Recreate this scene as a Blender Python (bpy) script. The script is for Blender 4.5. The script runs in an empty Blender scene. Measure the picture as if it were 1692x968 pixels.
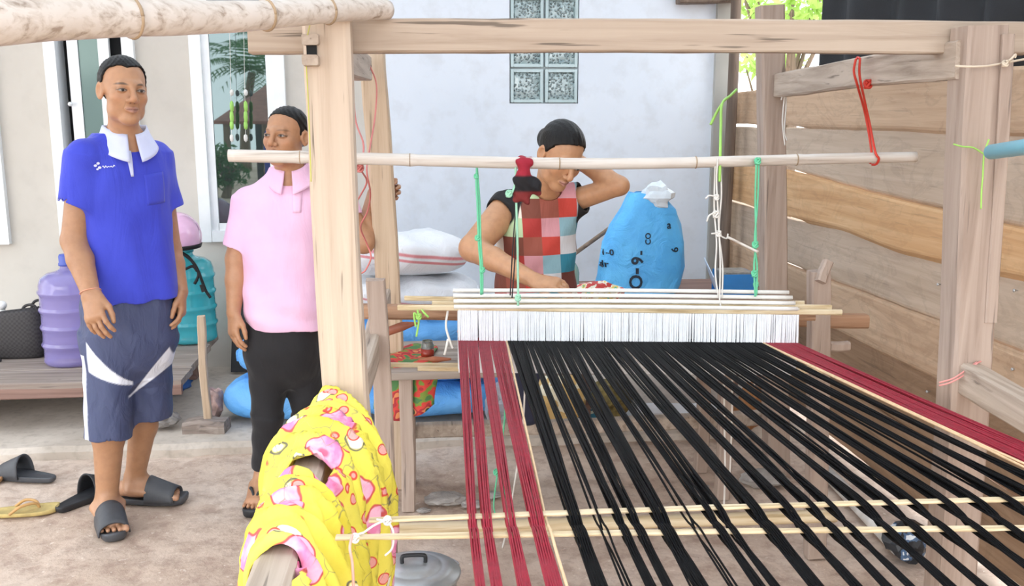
import bpy, bmesh, math, random
import numpy as np
from mathutils import Matrix, Vector, noise
random.seed(7); RNG = np.random.default_rng(7)
scene = bpy.context.scene
COL = scene.collection
# ------------------------------------------------------------------ camera
F, CX, CY = 1550.0, 846.0, 484.0            # focal length in pixels of the 1692 x 968 frame
EYE = np.array([0.0, 0.0, 1.45])
PITCH = math.atan(294 / F); YAW = math.radians(5.287)
FW = np.array([math.sin(YAW)*math.cos(PITCH), math.cos(YAW)*math.cos(PITCH), -math.sin(PITCH)])
RT = np.array([math.cos(YAW), -math.sin(YAW), 0.0]); UP = np.cross(RT, FW)
cam = bpy.data.cameras.new('camera'); cam_ob = bpy.data.objects.new('camera', cam); COL.objects.link(cam_ob)
cam.sensor_fit = 'HORIZONTAL'; cam.sensor_width = 36.0; cam.lens = 36.0 * F / 1692.0; cam.clip_start = 0.05; cam.clip_end = 300
cam_ob.matrix_world = Matrix(((RT[0], UP[0], -FW[0], EYE[0]), (RT[1], UP[1], -FW[1], EYE[1]), (RT[2], UP[2], -FW[2], EYE[2]), (0, 0, 0, 1)))
scene.camera = cam_ob
# ------------------------------------------------------------------ sky (bright overcast) and exposure
world = bpy.data.worlds.new('overcast_sky'); scene.world = world; world.use_nodes = True
wn = world.node_tree; wn.nodes.clear()
wo = wn.nodes.new('ShaderNodeOutputWorld'); bg = wn.nodes.new('ShaderNodeBackground')
bg.inputs['Color'].default_value = (0.93, 0.965, 1.0, 1); bg.inputs['Strength'].default_value = 1.7
wn.links.new(bg.outputs[0], wo.inputs[0])
vs = scene.view_settings
scene.display_settings.display_device = 'sRGB'
vs.view_transform = 'Standard'; vs.look = 'None'; vs.gamma = 1.0; vs.use_curve_mapping = False
vs.exposure = 1.02
def sun_lamp():
    l = bpy.data.lights.new('hazy_sun', 'SUN'); o = bpy.data.objects.new('hazy_sun', l); COL.objects.link(o)
    l.energy = 0.7; l.angle = math.radians(50); l.color = (1.0, 0.965, 0.91)
    d = Vector((0.42, 0.80, -0.43)); o.rotation_euler = d.to_track_quat('-Z', 'Y').to_euler()
sun_lamp()
# ------------------------------------------------------------------ where a sight line meets a plane of the place
def ray(x, y): return FW + RT*(x-CX)/F - UP*(y-CY)/F
def P(x, y, Y): d = ray(x, y); return EYE + d*(Y/d[1])
def Zp(x, y, z): d = ray(x, y); return EYE + d*((z-EYE[2])/d[2])
def Xp(x, y, X): d = ray(x, y); return EYE + d*(X/d[0])
def A(*v): return np.array(v, float)
def nrm(v): v = np.asarray(v, float); return v/np.linalg.norm(v)
# ------------------------------------------------------------------ objects
def tag(o, label=None, cat=None, group=None, kind=None):
    if label: o['label'] = label
    if cat: o['category'] = cat
    if group: o['group'] = group
    if kind: o['kind'] = kind
    return o
def empty(name, loc, label=None, cat=None, group=None, kind=None):
    o = bpy.data.objects.new(name, None); COL.objects.link(o); o.location = Vector([float(c) for c in loc]); o.empty_display_size = .1
    return tag(o, label, cat, group, kind)
def adopt(o, parent):
    w = Vector((0, 0, 0)); p = parent
    while p is not None: w += p.location; p = p.parent
    o.parent = parent; o.location = o.location - w
    return o
def mesh_obj(name, V, Fc, mat, parent=None, smooth=False, col=None, crease=None):
    """one mesh object; V, Fc in world coordinates; the origin is moved to the base of the mesh"""
    V = np.asarray(V, np.float64).reshape(-1, 3)
    lo, hi = V.min(0), V.max(0); org = A((lo[0]+hi[0])/2, (lo[1]+hi[1])/2, lo[2])
    me = bpy.data.meshes.new(name)
    if isinstance(Fc, np.ndarray):
        n, k = Fc.shape
        me.vertices.add(len(V)); me.vertices.foreach_set('co', (V-org).astype(np.float32).ravel())
        me.loops.add(n*k); me.loops.foreach_set('vertex_index', Fc.astype(np.int32).ravel())
        me.polygons.add(n); me.polygons.foreach_set('loop_start', np.arange(0, n*k, k, dtype=np.int32))
        try: me.polygons.foreach_set('loop_total', np.full(n, k, np.int32))
        except Exception: pass
        me.update(calc_edges=True)
    else:
        me.from_pydata([tuple(v) for v in (V-org)], [], [tuple(int(i) for i in f) for f in Fc]); me.update()
    if col is not None:
        at = me.color_attributes.new('col', 'FLOAT_COLOR', 'POINT')
        c4 = np.ones((len(V), 4), np.float32); c4[:, :3] = col
        at.data.foreach_set('color', c4.ravel())
    wc = me.attributes.new('place', 'FLOAT_VECTOR', 'POINT'); wc.data.foreach_set('vector', V.astype(np.float32).ravel())
    if smooth: me.polygons.foreach_set('use_smooth', np.ones(len(me.polygons), bool))
    if mat is not None: me.materials.append(mat)
    o = bpy.data.objects.new(name, me); COL.objects.link(o); o.location = Vector(org)
    if parent is not None:
        w = Vector((0, 0, 0)); p = parent
        while p is not None: w += p.location; p = p.parent
        o.parent = parent; o.location = Vector(org) - w
    return o
class MB:
    """collects pieces of ONE mesh"""
    def __init__(s): s.v = []; s.f = []; s.n = 0
    def add(s, V, Fc):
        V = np.asarray(V, float).reshape(-1, 3); s.v.append(V)
        s.f += [tuple(int(i)+s.n for i in f) for f in Fc]; s.n += len(V); return s
    def build(s, name, mat, parent=None, smooth=False): return mesh_obj(name, np.concatenate(s.v), s.f, mat, parent, smooth)
def frame_from(d, upv=(0, 0, 1)):
    d = nrm(d); u = np.asarray(upv, float)
    if abs(d@nrm(u)) > .98: u = A(0, 1, 0) if abs(d[1]) < .9 else A(1, 0, 0)
    r = nrm(np.cross(d, u)); return d, r, np.cross(r, d)
def rings(path, section, closed=True, caps=True):
    """loft: list of rings (n,3) -> verts, faces"""
    R = len(path); n = len(path[0]); V = np.concatenate(path); Fc = []
    for i in range(R-1):
        for j in range(n if closed else n-1):
            k = (j+1) % n; Fc.append((i*n+j, i*n+k, (i+1)*n+k, (i+1)*n+j))
    if caps: Fc.append(tuple(range(n-1, -1, -1))); Fc.append(tuple((R-1)*n+j for j in range(n)))
    return V, Fc
def beam(a, b, w, h, upv=(0, 0, 1), ch=.006, wob=.003, seg=10, seed=0, taper=1.0):
    """a sawn timber from a to b with chamfered, slightly crooked edges"""
    a = np.asarray(a, float); b = np.asarray(b, float); d, r, u = frame_from(b-a, upv); rg = np.random.default_rng(seed)
    w2, h2 = w/2, h/2; L = []
    prof = [(-w2+ch, -h2), (w2-ch, -h2), (w2, -h2+ch), (w2, h2-ch), (w2-ch, h2), (-w2+ch, h2), (-w2, h2-ch), (-w2, -h2+ch)]
    ph = rg.uniform(0, 6.28, 4)
    for i in range(seg+1):
        t = i/seg; c = a+(b-a)*t + r*wob*math.sin(2.1*t*3+ph[0]) + u*wob*math.sin(1.7*t*3+ph[1]); k = 1+(taper-1)*t
        L.append(np.array([c + r*x*k*(1+.02*math.sin(9*t+ph[2]+x*40)) + u*y*k*(1+.02*math.sin(7*t+ph[3])) + rg.normal(0, wob*.25, 3) for x, y in prof]))
    return rings(L, None)
def smooth_path(pts, n=40):
    pts = np.asarray(pts, float)
    if len(pts) < 3:
        t = np.linspace(0, 1, n)[:, None]; return pts[0]+(pts[-1]-pts[0])*t
    p = np.vstack([2*pts[0]-pts[1], pts, 2*pts[-1]-pts[-2]]); out = []
    m = len(pts)-1
    for q in np.linspace(0, m, n):
        i = min(int(q), m-1); t = q-i; a, b, c, d = p[i:i+4]
        out.append(.5*((2*b)+(c-a)*t+(2*a-5*b+4*c-d)*t*t+(3*b-a-3*c+d)*t**3))
    return np.array(out)
def tube(pts, r, n=8, seg=None, caps=True):
    """round tube along a smooth path; r a number or a list along the path"""
    path = smooth_path(pts, seg or max(2, 6*(len(pts)-1))); m = len(path)
    rr = np.full(m, float(r)) if np.isscalar(r) else np.interp(np.linspace(0, 1, m), np.linspace(0, 1, len(r)), r)
    tg = np.gradient(path, axis=0); L = []; _, r0, u0 = frame_from(tg[0])
    for i in range(m):
        d = nrm(tg[i]); r0 = nrm(r0-d*(r0@d)); u0 = np.cross(d, r0)
        L.append(np.array([path[i]+rr[i]*(r0*math.cos(k*2*math.pi/n)+u0*math.sin(k*2*math.pi/n)) for k in range(n)]))
    return rings(L, None, caps=caps)
def box(lo, hi, ch=0.0):
    lo = np.asarray(lo, float); hi = np.asarray(hi, float)
    if ch <= 0:
        V = [(x, y, z) for z in (lo[2], hi[2]) for y in (lo[1], hi[1]) for x in (lo[0], hi[0])]
        return V, [(0, 2, 3, 1), (4, 5, 7, 6), (0, 1, 5, 4), (2, 6, 7, 3), (0, 4, 6, 2), (1, 3, 7, 5)]
    c = (lo+hi)/2
    a = A(c[0], lo[1], c[2]); b = A(c[0], hi[1], c[2])
    return beam(a, b, hi[0]-lo[0], hi[2]-lo[2], (0, 0, 1), ch, 0, 1)
def lathe(prof, c, n=32, axis=None, caps=False):
    """prof: (radius, height) from the bottom up, around the vertical (or a given axis) at c"""
    c = np.asarray(c, float); d, r, u = (A(0, 0, 1), A(1, 0, 0), A(0, 1, 0)) if axis is None else frame_from(axis)
    L = [np.array([c + d*h + R*(r*math.cos(k*2*math.pi/n)+u*math.sin(k*2*math.pi/n)) for k in range(n)]) for R, h in prof]
    return rings(L, None, caps=True)
def grid_surf(fn, nu, nv):
    V = [fn(i/(nu-1), j/(nv-1)) for i in range(nu) for j in range(nv)]
    Fc = [(i*nv+j, (i+1)*nv+j, (i+1)*nv+j+1, i*nv+j+1) for i in range(nu-1) for j in range(nv-1)]
    return np.array(V, float), Fc
def text_mesh(txt, size, extrude=.0004, bold=0.0):
    cu = bpy.data.curves.new('t', 'FONT'); cu.body = txt; cu.size = size; cu.extrude = extrude; cu.offset = bold; cu.align_x = 'CENTER'; cu.align_y = 'CENTER'; cu.resolution_u = 3
    o = bpy.data.objects.new('t', cu); COL.objects.link(o)
    dg = bpy.context.evaluated_depsgraph_get(); me = bpy.data.meshes.new_from_object(o.evaluated_get(dg))
    V = np.array([v.co[:] for v in me.vertices]); Fc = [tuple(p.vertices) for p in me.polygons]
    bpy.data.objects.remove(o); bpy.data.meshes.remove(me); bpy.data.curves.remove(cu)
    return V, Fc
# ------------------------------------------------------------------ materials
def lin(c):
    if isinstance(c, str): c = [int(c[i:i+2], 16)/255 for i in (0, 2, 4)]
    return tuple((x/12.92 if x <= .04045 else ((x+.055)/1.055)**2.4) for x in c)
def lin4(c): return (*lin(c), 1.0)
class NT:
    def __init__(s, name):
        s.m = bpy.data.materials.new(name); s.m.use_nodes = True; s.t = s.m.node_tree; s.t.nodes.clear()
        s.out = s.n('ShaderNodeOutputMaterial'); s.b = s.n('ShaderNodeBsdfPrincipled'); s.l(s.b.outputs[0], s.out.inputs[0])
        s.at = s.n('ShaderNodeAttribute'); s.at.attribute_name = 'place'; s.co = s.at.outputs['Vector']
    def n(s, t, **k):
        o = s.t.nodes.new(t)
        for a, b in k.items(): setattr(o, a, b)
        return o
    def l(s, a, b): s.t.links.new(a, b)
    def val(s, inp, v):
        if hasattr(v, 'is_output') : s.l(v, inp)
        else: inp.default_value = v
    def mapping(s, scale, loc=(0, 0, 0), rot=(0, 0, 0)):
        m = s.n('ShaderNodeMapping'); s.l(s.co, m.inputs['Vector']); m.inputs['Scale'].default_value = scale; m.inputs['Location'].default_value = loc; m.inputs['Rotation'].default_value = rot
        return m.outputs[0]
    def noise(s, scale, co=None, detail=4, rough=.55, dist=0.0):
        o = s.n('ShaderNodeTexNoise'); s.l(co or s.co, o.inputs['Vector']); o.inputs['Scale'].default_value = scale; o.inputs['Detail'].default_value = detail; o.inputs['Roughness'].default_value = rough; o.inputs['Distortion'].default_value = dist
        return o.outputs[0]
    def voro(s, scale, co=None, feat='F1', out=0, rnd=1.0):
        o = s.n('ShaderNodeTexVoronoi', feature=feat); s.l(co or s.co, o.inputs['Vector']); o.inputs['Scale'].default_value = scale; o.inputs['Randomness'].default_value = rnd
        return o.outputs[out]
    def ramp(s, f, stops, interp='LINEAR'):
        o = s.n('ShaderNodeValToRGB'); o.color_ramp.interpolation = interp; s.l(f, o.inputs[0]); e = o.color_ramp.elements
        while len(e) < len(stops): e.new(.5)
        for el, (p, c) in zip(e, stops):
            el.position = p; el.color = (c, c, c, 1) if isinstance(c, (int, float)) else lin4(c)
        return o.outputs[0]
    def mix(s, f, a, b, mode='MIX'):
        o = s.n('ShaderNodeMix', data_type='RGBA', blend_type=mode)
        s.val(o.inputs[0], f)
        for i, v in ((6, a), (7, b)):
            if hasattr(v, 'is_output'): s.l(v, o.inputs[i])
            else: o.inputs[i].default_value = lin4(v)
        return o.outputs[2]
    def math(s, op, a, b=None, c=None):
        o = s.n('ShaderNodeMath', operation=op)
        for i, v in enumerate((a, b, c)):
            if v is not None: s.val(o.inputs[i], v)
        return o.outputs[0]
    def bump(s, h, st=.3, dist=.01):
        o = s.n('ShaderNodeBump'); o.inputs['Strength'].default_value = st; o.inputs['Distance'].default_value = dist; s.l(h, o.inputs['Height']); s.l(o.outputs[0], s.b.inputs['Normal'])
    def fin(s, color=None, rough=.7, **k):
        if color is not None: s.val(s.b.inputs['Base Color'], color if hasattr(color, 'is_output') else lin4(color))
        s.val(s.b.inputs['Roughness'], rough)
        for a, b in k.items(): s.val(s.b.inputs[a.replace('_', ' ')], b)
        return s.m
def plain(name, c, rough=.6, var=.10, sc=12, bump=.0, **k):
    t = NT(name); f = t.noise(sc)
    d = tuple(max(0, x*(1-var)) for x in ([int(c[i:i+2], 16)/255 for i in (0, 2, 4)] if isinstance(c, str) else c))
    if bump: t.bump(t.noise(sc*6), bump, .004)
    return t.fin(t.mix(t.ramp(f, [(.3, 0.), (.7, 1.)]), d, c), rough, **k)
def wood(name, c1, c2, c3, axis, crack=.5, stain=0.0, gs=1.0, rough=.75):
    """weathered sawn wood: c1 light, c2 mid, c3 dark; the grain runs along the axis"""
    t = NT(name); sc = [38*gs]*3; sc['xyz'.index(axis)] = 1.6
    co = t.mapping(sc); g = t.noise(1.0, co, 5, .6, .6); w = t.noise(2.2, None, 3)
    base = t.ramp(g, [(.28, c3), (.45, c2), (.62, c1)])
    base = t.mix(t.ramp(w, [(.35, 0.), (.65, .55)]), base, c2)
    sc2 = [70.]*3; sc2['xyz'.index(axis)] = 3.0
    cr = t.ramp(t.noise(1.0, t.mapping(sc2, (3, 1, 7)), 3, .5), [(.30, crack), (.35, 0.)])
    base = t.mix(cr, base, tuple(x*.45 for x in ([int(c3[i:i+2], 16)/255 for i in (0, 2, 4)])))
    if stain:
        v = t.noise(2.6, t.mapping((1, 1, 2.2), (5, 3, 1)), 6, .62, 1.4)
        ring = t.ramp(v, [(.44, 0.), (.485, stain), (.50, stain), (.53, 0.)])
        base = t.mix(ring, base, tuple(x*.62 for x in ([int(c3[i:i+2], 16)/255 for i in (0, 2, 4)])))
    kn = t.ramp(t.voro(3.2, t.mapping([1, 1, 1])), [(.0, .55), (.035, 0.)])
    base = t.mix(kn, base, '4a3628')
    t.bump(g, .25, .004)
    return t.fin(base, rough)
def bamboo(name, c1='ece6dd', c2='dcd2c5', c3='bdad9b', axis='x'):
    t = NT(name); sc = [60.]*3; sc['xyz'.index(axis)] = 2.5
    g = t.noise(1.0, t.mapping(sc), 4, .6, .4); w = t.noise(7)
    base = t.ramp(g, [(.3, c3), (.42, c2), (.55, c1)]); base = t.mix(t.ramp(w, [(.4, 0.), (.75, .6)]), base, c2)
    t.bump(g, .15, .003); return t.fin(base, .45)
# ================================================================== SETTING
def m_dirt():
    t = NT('sandy_dirt'); a = t.noise(1.6, None, 6, .6); b = t.noise(14, None, 6, .7); c = t.voro(55)
    col = t.ramp(a, [(.32, 'b7a08e'), (.5, 'cdb8a7'), (.68, 'd9c9bb')])
    col = t.mix(t.ramp(b, [(.36, .55), (.55, 0.)]), col, '94796a')
    col = t.mix(t.ramp(t.noise(45, None, 2), [(.66, 0.), (.72, .6)]), col, 'e3d6c8')
    h = t.math('ADD', b, t.math('MULTIPLY', t.noise(60, None, 3), .35)); t.bump(h, .55, .012)
    return t.fin(col, .95)
def m_concrete(c1='cdc2b6', c2='b6aa9d'):
    t = NT('worn_concrete'); a = t.noise(2.3, None, 6, .62); b = t.noise(30, None, 4)
    col = t.ramp(a, [(.35, c2), (.6, c1)]); col = t.mix(t.ramp(b, [(.3, .35), (.5, 0.)]), col, '8f8579'); t.bump(b, .2, .004)
    return t.fin(col, .9)
def m_plaster(name, c1, c2):
    t = NT(name); a = t.noise(1.1, None, 5, .55); b = t.noise(9, None, 5, .6)
    col = t.mix(t.ramp(a, [(.38, 0.), (.65, 1.)]), c2, c1); col = t.mix(t.ramp(b, [(.30, .16), (.5, 0.)]), col, 'a8a39b')
    t.bump(t.noise(40, None, 3), .08, .003); return t.fin(col, .85)
M_DIRT = m_dirt(); M_CONC = m_concrete(); M_WARMLIT = m_plaster('warm_lit_render', 'd2cdc4', 'c7c1b7'); M_WHITE = m_plaster('white_render', 'e2e8f0', 'd8dfe8')  # warm reflected light on the left of the wall put into its colour
M_WFRAME = plain('white_aluminium', 'eff2f3', .35, .03); M_DARK = plain('painted_shade', '1c1e20', .8, .2)
M_SHADECORNER = m_plaster('shaded_render', 'b5b4ae', '9f9d96')
# ground --------------------------------------------------------------------------------
def ground():
    xs = np.concatenate([np.linspace(-30, -3.3, 10), np.arange(-3.2, 2.3, .035), np.linspace(2.4, 30, 10)])
    ys = np.concatenate([np.linspace(-30, 1.2, 14), np.arange(1.3, 4.25, .035), np.linspace(4.4, 40, 12)])
    XX, YY = np.meshgrid(xs, ys, indexing='ij'); ZZ = np.zeros_like(XX)
    for i in range(len(xs)):
        for j in range(len(ys)):
            x, y = xs[i], ys[j]
            if -3.3 < x < 2.4 and 1.2 < y < 4.3:
                ZZ[i, j] = .010*noise.noise((x*3, y*3, 0)) + .007*noise.noise((x*11, y*11, 4)) + .004*noise.noise((x*25, y*25, 9)) - .006
    V = np.stack([XX, YY, ZZ], -1).reshape(-1, 3); n = len(ys)
    I = np.arange(len(xs)*n).reshape(len(xs), n)
    Q = np.stack([I[:-1, :-1], I[1:, :-1], I[1:, 1:], I[:-1, 1:]], -1).reshape(-1, 4)
    tag(mesh_obj('floor', V, Q, M_DIRT, None, True), kind='structure')
ground()
def slab():
    # walkway of worn concrete before the house, with a crumbled front edge
    n = 90; xs = np.linspace(-7, 1.72, n); L = []
    for x in xs:
        e = 4.0 + .018*noise.noise((x*2.5, 0, 0)) + .014*noise.noise((x*9, 3, 0)); t = .046 + .004*noise.noise((x*4, 7, 0))
        L.append(np.array([(x, e-.02, -.05), (x, e-.012, t-.02), (x, e+.015, t), (x, 4.6, t), (x, 5.35, t), (x, 5.35, -.05)]))
    V, Fc = rings(L, None); tag(mesh_obj('floor_walkway', V, Fc, M_CONC), kind='structure')
slab()
# house wall ----------------------------------------------------------------------------
YW = 5.30
def wall_box(name, x0, x1, z0, z1, mat, y0=YW, y1=YW+.14, parent=None):
    m = MB(); m.add(*box((x0, y0, z0), (x1, y1, z1))); o = m.build(name, mat, parent)
    if parent is None: tag(o, kind='structure')
    return o
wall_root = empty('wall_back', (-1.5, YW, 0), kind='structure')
def wall_piece(name, rects, mat):
    m = MB()
    for x0, x1, z0, z1 in rects: m.add(*box((x0, YW, z0), (x1, YW+.14, z1)))
    return m.build(name, mat, wall_root)
# window openings in the wall: [x0, x1, sill, head]
W1 = (P(324, 200, YW)[0], P(472, 200, YW)[0]); W2 = (P(88, 200, YW)[0], P(229, 200, YW)[0]); W3 = (-3.35, P(7, 300, YW)[0]); SILL = P(335, 396, YW)[2]; HEAD = 2.15
GX0, GX1 = P(842, 100, YW)[0], P(956, 100, YW)[0]; GZ0 = P(900, 171, YW)[2]; GB = (GX1-GX0)/2
XC = P(640, 200, YW)[0]; XE = P(1172, 300, YW)[0]; TOP = 2.62
wall_piece('warm_lit_render_wall', [(-7, W3[0], 0, TOP), (W3[0], W3[1], 0, SILL), (W3[0], W3[1], HEAD, TOP), (W3[1], W2[0], 0, TOP), (W2[0], W2[1], 0, SILL), (W2[0], W2[1], HEAD, TOP),
           (W2[1], W1[0], 0, TOP), (W1[0], W1[1], 0, SILL), (W1[0], W1[1], HEAD, TOP), (W1[1], XC, 0, TOP)], M_WARMLIT)
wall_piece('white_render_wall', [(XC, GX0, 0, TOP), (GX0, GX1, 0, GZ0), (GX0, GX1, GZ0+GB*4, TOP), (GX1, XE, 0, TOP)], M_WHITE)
# the end pier of the house, set forward a little, corner shade put into its grey
wall_box('wall_pier', XE, P(1197, 300, YW)[0], 0, TOP, M_SHADECORNER, YW-.035, YW+.3)
def m_glass():
    t = NT('mirror_glass'); return t.fin('6f7c7c', .015, Metallic=.85)
M_GLASS = m_glass()
def m_green_glass():
    t = NT('tinted_glass'); return t.fin('4f625d', .08, Metallic=.35)
M_GGLASS = m_green_glass()
def frame4(m, x0, x1, z0, z1, w, y0, y1):
    for a, b in (((x0, y0, z0), (x0+w, y1, z1)), ((x1-w, y0, z0), (x1, y1, z1)), ((x0+w, y0, z0), (x1-w, y1, z0+w)), ((x0+w, y0, z1-w), (x1-w, y1, z1))): m.add(*box(a, b, .003))
def window(name, x0, x1, sashes, glassmat):
    r = empty(name, ((x0+x1)/2, YW, SILL), kind='structure')
    m = MB(); frame4(m, x0-.008, x1+.008, SILL-.008, HEAD, .06, YW-.035, YW+.10); m.build('window_frame', M_WFRAME, r)
    m = MB(); m.add(*box((x0, YW+.11, SILL), (x1, YW+.13, HEAD))); m.build('room_shade_panel', M_DARK, r)  # near-black panel painting the shade of the room behind the panes
    for i, (a, b, w, dy) in enumerate(sashes):
        m = MB(); frame4(m, a, b, SILL+.05, HEAD-.05, w, YW+dy-.012, YW+dy+.018); s = m.build('sash', M_WFRAME, r)
        m = MB(); m.add(*box((a+w, YW+dy-.003, SILL+.05+w), (b-w, YW+dy+.004, HEAD-.05-w))); m.build('pane', glassmat, s)
    return r
window('window_1', W1[0], W1[1], [(W1[0]+.05, W1[1]-.05, .042, .0)], M_GLASS)
x = lambda px: P(px, 130, YW+.04)[0]
window('window_2', W2[0], W2[1], [(x(118), x(186), .055, .02)], M_GGLASS)
m = MB(); m.add(*lathe([(.004, 0), (.011, .002), (.012, .012), (.008, .02), (.002, .022)], P(118, 172, YW-.01), 14, axis=(-.3, -1, 0)))
m.build('latch_knob', M_WFRAME, bpy.data.objects['window_2'], True)
window('window_3', W3[0], W3[1], [(W3[0]+.05, W3[1]-.05, .042, .0)], M_GLASS)
# glass blocks: two columns of four
def m_block():
    t = NT('glass_block'); v = t.voro(75, None, 'F1', 0); n = t.noise(30, None, 2)
    h = t.ramp(v, [(.0, 1.), (.5, 0.)]); t.bump(h, 1.0, .02)
    col = t.mix(t.ramp(n, [(.3, 0.), (.7, 1.)]), '93a5a6', 'b3c4c4')
    sp = t.ramp(v, [(.08, 1.), (.15, 0.)]); col = t.mix(sp, col, 'dfeaea')
    return t.fin(col, .06, Specular_IOR_Level=.9)
M_BLOCK = m_block(); M_RIM = plain('glass_rim', 'b9cccd', .12, .06); M_MORTAR = plain('mortar', 'd3dde0', .7, .05)
blk = empty('window_4', ((GX0+GX1)/2, YW, GZ0), kind='structure')
m = MB(); m.add(*box((GX0, YW+.03, GZ0), (GX1, YW+.12, GZ0+GB*4))); m.build('mortar_bed', M_MORTAR, blk)
for i in range(2):
    for j in range(4):
        x0 = GX0+GB*i+.006; z0 = GZ0+GB*j+.006; s = GB-.012
        m = MB(); frame4(m, x0, x0+s, z0, z0+s, .016, YW-.004, YW+.06); b_ = m.build('glass_block', M_RIM, blk)
        def face(u, v, x0=x0, z0=z0, s=s):
            e = (min(u, 1-u, v, 1-v)); return (x0+.014+(s-.028)*u, YW+.010-.012*min(1, e*5)+.0015*noise.noise((u*9+i*3, v*9+j*5, 1)), z0+.014+(s-.028)*v)
        V, Fc = grid_surf(face, 14, 14); mesh_obj('block_face', V, Fc, M_BLOCK, b_, True)
# roof overhead (out of the frame, seen in the panes) -------------------------------------
def m_roof():
    t = NT('fill_light_roof_sheet'); m_ = t.fin(t.ramp(t.noise(1.5), [(.3, 'c9cdd0'), (.7, 'dfe2e4')]), .5)  # translucency added to carry soft sky light to the rear
    tr = t.n('ShaderNodeBsdfTranslucent'); tr.inputs[0].default_value = (.86, .90, .94, 1); mx = t.n('ShaderNodeMixShader'); mx.inputs[0].default_value = .62
    t.l(t.b.outputs[0], mx.inputs[1]); t.l(tr.outputs[0], mx.inputs[2]); t.l(mx.outputs[0], t.out.inputs[0]); return m_
def roof():
    xs = np.arange(-4.6, 2.05, .04); ys = [-.6, 5.6]; L = []
    V = []; Fc = []
    for x in xs:
        for k, y in enumerate(ys):
            z = 2.42+.30*(y+.6)/6.2+.012*math.sin(x*2*math.pi/.16); V += [(x, y, z), (x, y, z+.004)]
    for i in range(len(xs)-1):
        a = i*4; b = a+4; Fc += [(a, a+2, b+2, b), (a+1, b+1, b+3, a+3), (a, b, b+1, a+1), (a+2, a+3, b+3, b+2)]
    tag(mesh_obj('ceiling', V, Fc, m_roof()), kind='structure')
roof()
# plank wall on the right -----------------------------------------------------------------
XPW = 1.79
M_PL = [wood('plank_grey', 'cbb7a3', 'bfaa95', 'b29c86', 'y', .2, .14), wood('plank_tan', 'd0b396', 'c2a386', 'b39275', 'y', .2, .16),
        wood('plank_honey', 'dcb68a', 'cea274', 'bb8f63', 'y', .2, .10), wood('plank_brown', 'a5866b', '94765b', '81644b', 'y', .3, .16)]
pw = empty('wall_right', (XPW, 3.3, 0), kind='structure')
def jz(y, pts): return float(np.interp(y, [p[0] for p in pts], [p[1] for p in pts]))
# joints: height of each plank edge along the wall, as (Y, z)
J = [ [(1, .035), (5.3, .035)], [(1, .30), (5.3, .28)], [(1, .545), (3, .535), (5.3, .505)], [(1, .75), (3, .738), (4.4, .725), (5.3, .72)],
      [(1, .99), (2.0, .985), (2.6, .975), (3.0, .955), (3.4, .945), (3.62, .955), (3.9, .97), (4.4, .955), (5.3, .96)],
      [(1, 1.10), (3, 1.125), (3.7, 1.15), (4.5, 1.185), (5.3, 1.18)], [(1, 1.395), (3, 1.392), (4.5, 1.392), (5.3, 1.388)], [(1, 1.60), (3.5, 1.60), (5.3, 1.583)] ]
mats = [3, 3, 1, 0, 2, 0, 1]
def planks():
    for k in range(7):
        n = 60; L = []; off = [0, .012, -.004, .010, -.012, .006, -.006][k]
        for y in np.linspace(1.15, 5.43, n):
            g = .0022; w = .005*noise.noise((y*2.3, k*7.1, 0)) + .003*noise.noise((y*8, k*3.3, 2))
            w2 = .005*noise.noise((y*2.3, (k+1)*7.1, 0)) + .003*noise.noise((y*8, (k+1)*3.3, 2))
            z0 = jz(y, J[k])+w+g; z1 = jz(y, J[k+1])+w2-g
            if k in (5, 6) and y > 4.45: z0 += .010*min(1, (y-4.45)*6)     # daylight shows through these joints
            if k == 3 and y > 4.0: z1 -= .007
            b = .012*noise.noise((y*.9, k*5.0, 5)); x = XPW+off+b
            L.append(np.array([(x, y, z0+.003), (x-.003, y, z0+.012), (x-.003, y, z1-.012), (x, y, z1-.003), (x+.022, y, z1), (x+.022, y, z0-(.018*min(1, max(0, 4.40-y)*8) if k else 0))]))
        V, Fc = rings(L, None); mesh_obj('plank', V, Fc, M_PL[mats[k]], pw)
planks()
M_NAIL = plain('zinc_nail', 'c9c9c9', .35, .1, Metallic=.7)
for px, py in [(1532, 647), (1534, 664), (1667, 728), (1533, 671), (1560, 690), (1673, 610), (1550, 470), (1676, 480)]:
    c = Xp(px, py, XPW-.012); mb = MB(); mb.add(*lathe([(.001, -.012), (.005, 0), (.0055, .002), (.003, .004), (.0005, .0045)], c, 10, axis=(-1, 0, 0))); mb.build('nail', M_NAIL, pw, True)
# round dark pole at the house corner
M_DPOLE = wood('dark_pole_wood', '7d6c5f', '65564b', '4b3f37', 'z', .5)
mb = MB(); c = P(1203, 300, 5.15); mb.add(*tube([(c[0], 5.15, 0), (c[0]-.004, 5.15, .8), (c[0]+.004, 5.15, 1.6), (c[0], 5.15, 2.6)], [.033, .03, .029, .027], 14, 24))
o = mb.build('corner_pole', M_DPOLE, None, True); tag(o, 'dark round wooden pole where the house wall meets the plank wall', 'pole')
# short grey rafter end over the house corner
mb = MB(); mb.add(*beam(P(1120, -1, 5.24), P(1215, -4, 5.24), .09, .05, wob=.002)); o = mb.build('eave_batten', M_DPOLE); tag(o, 'dark batten under the eave at the house corner', 'batten')
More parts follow.
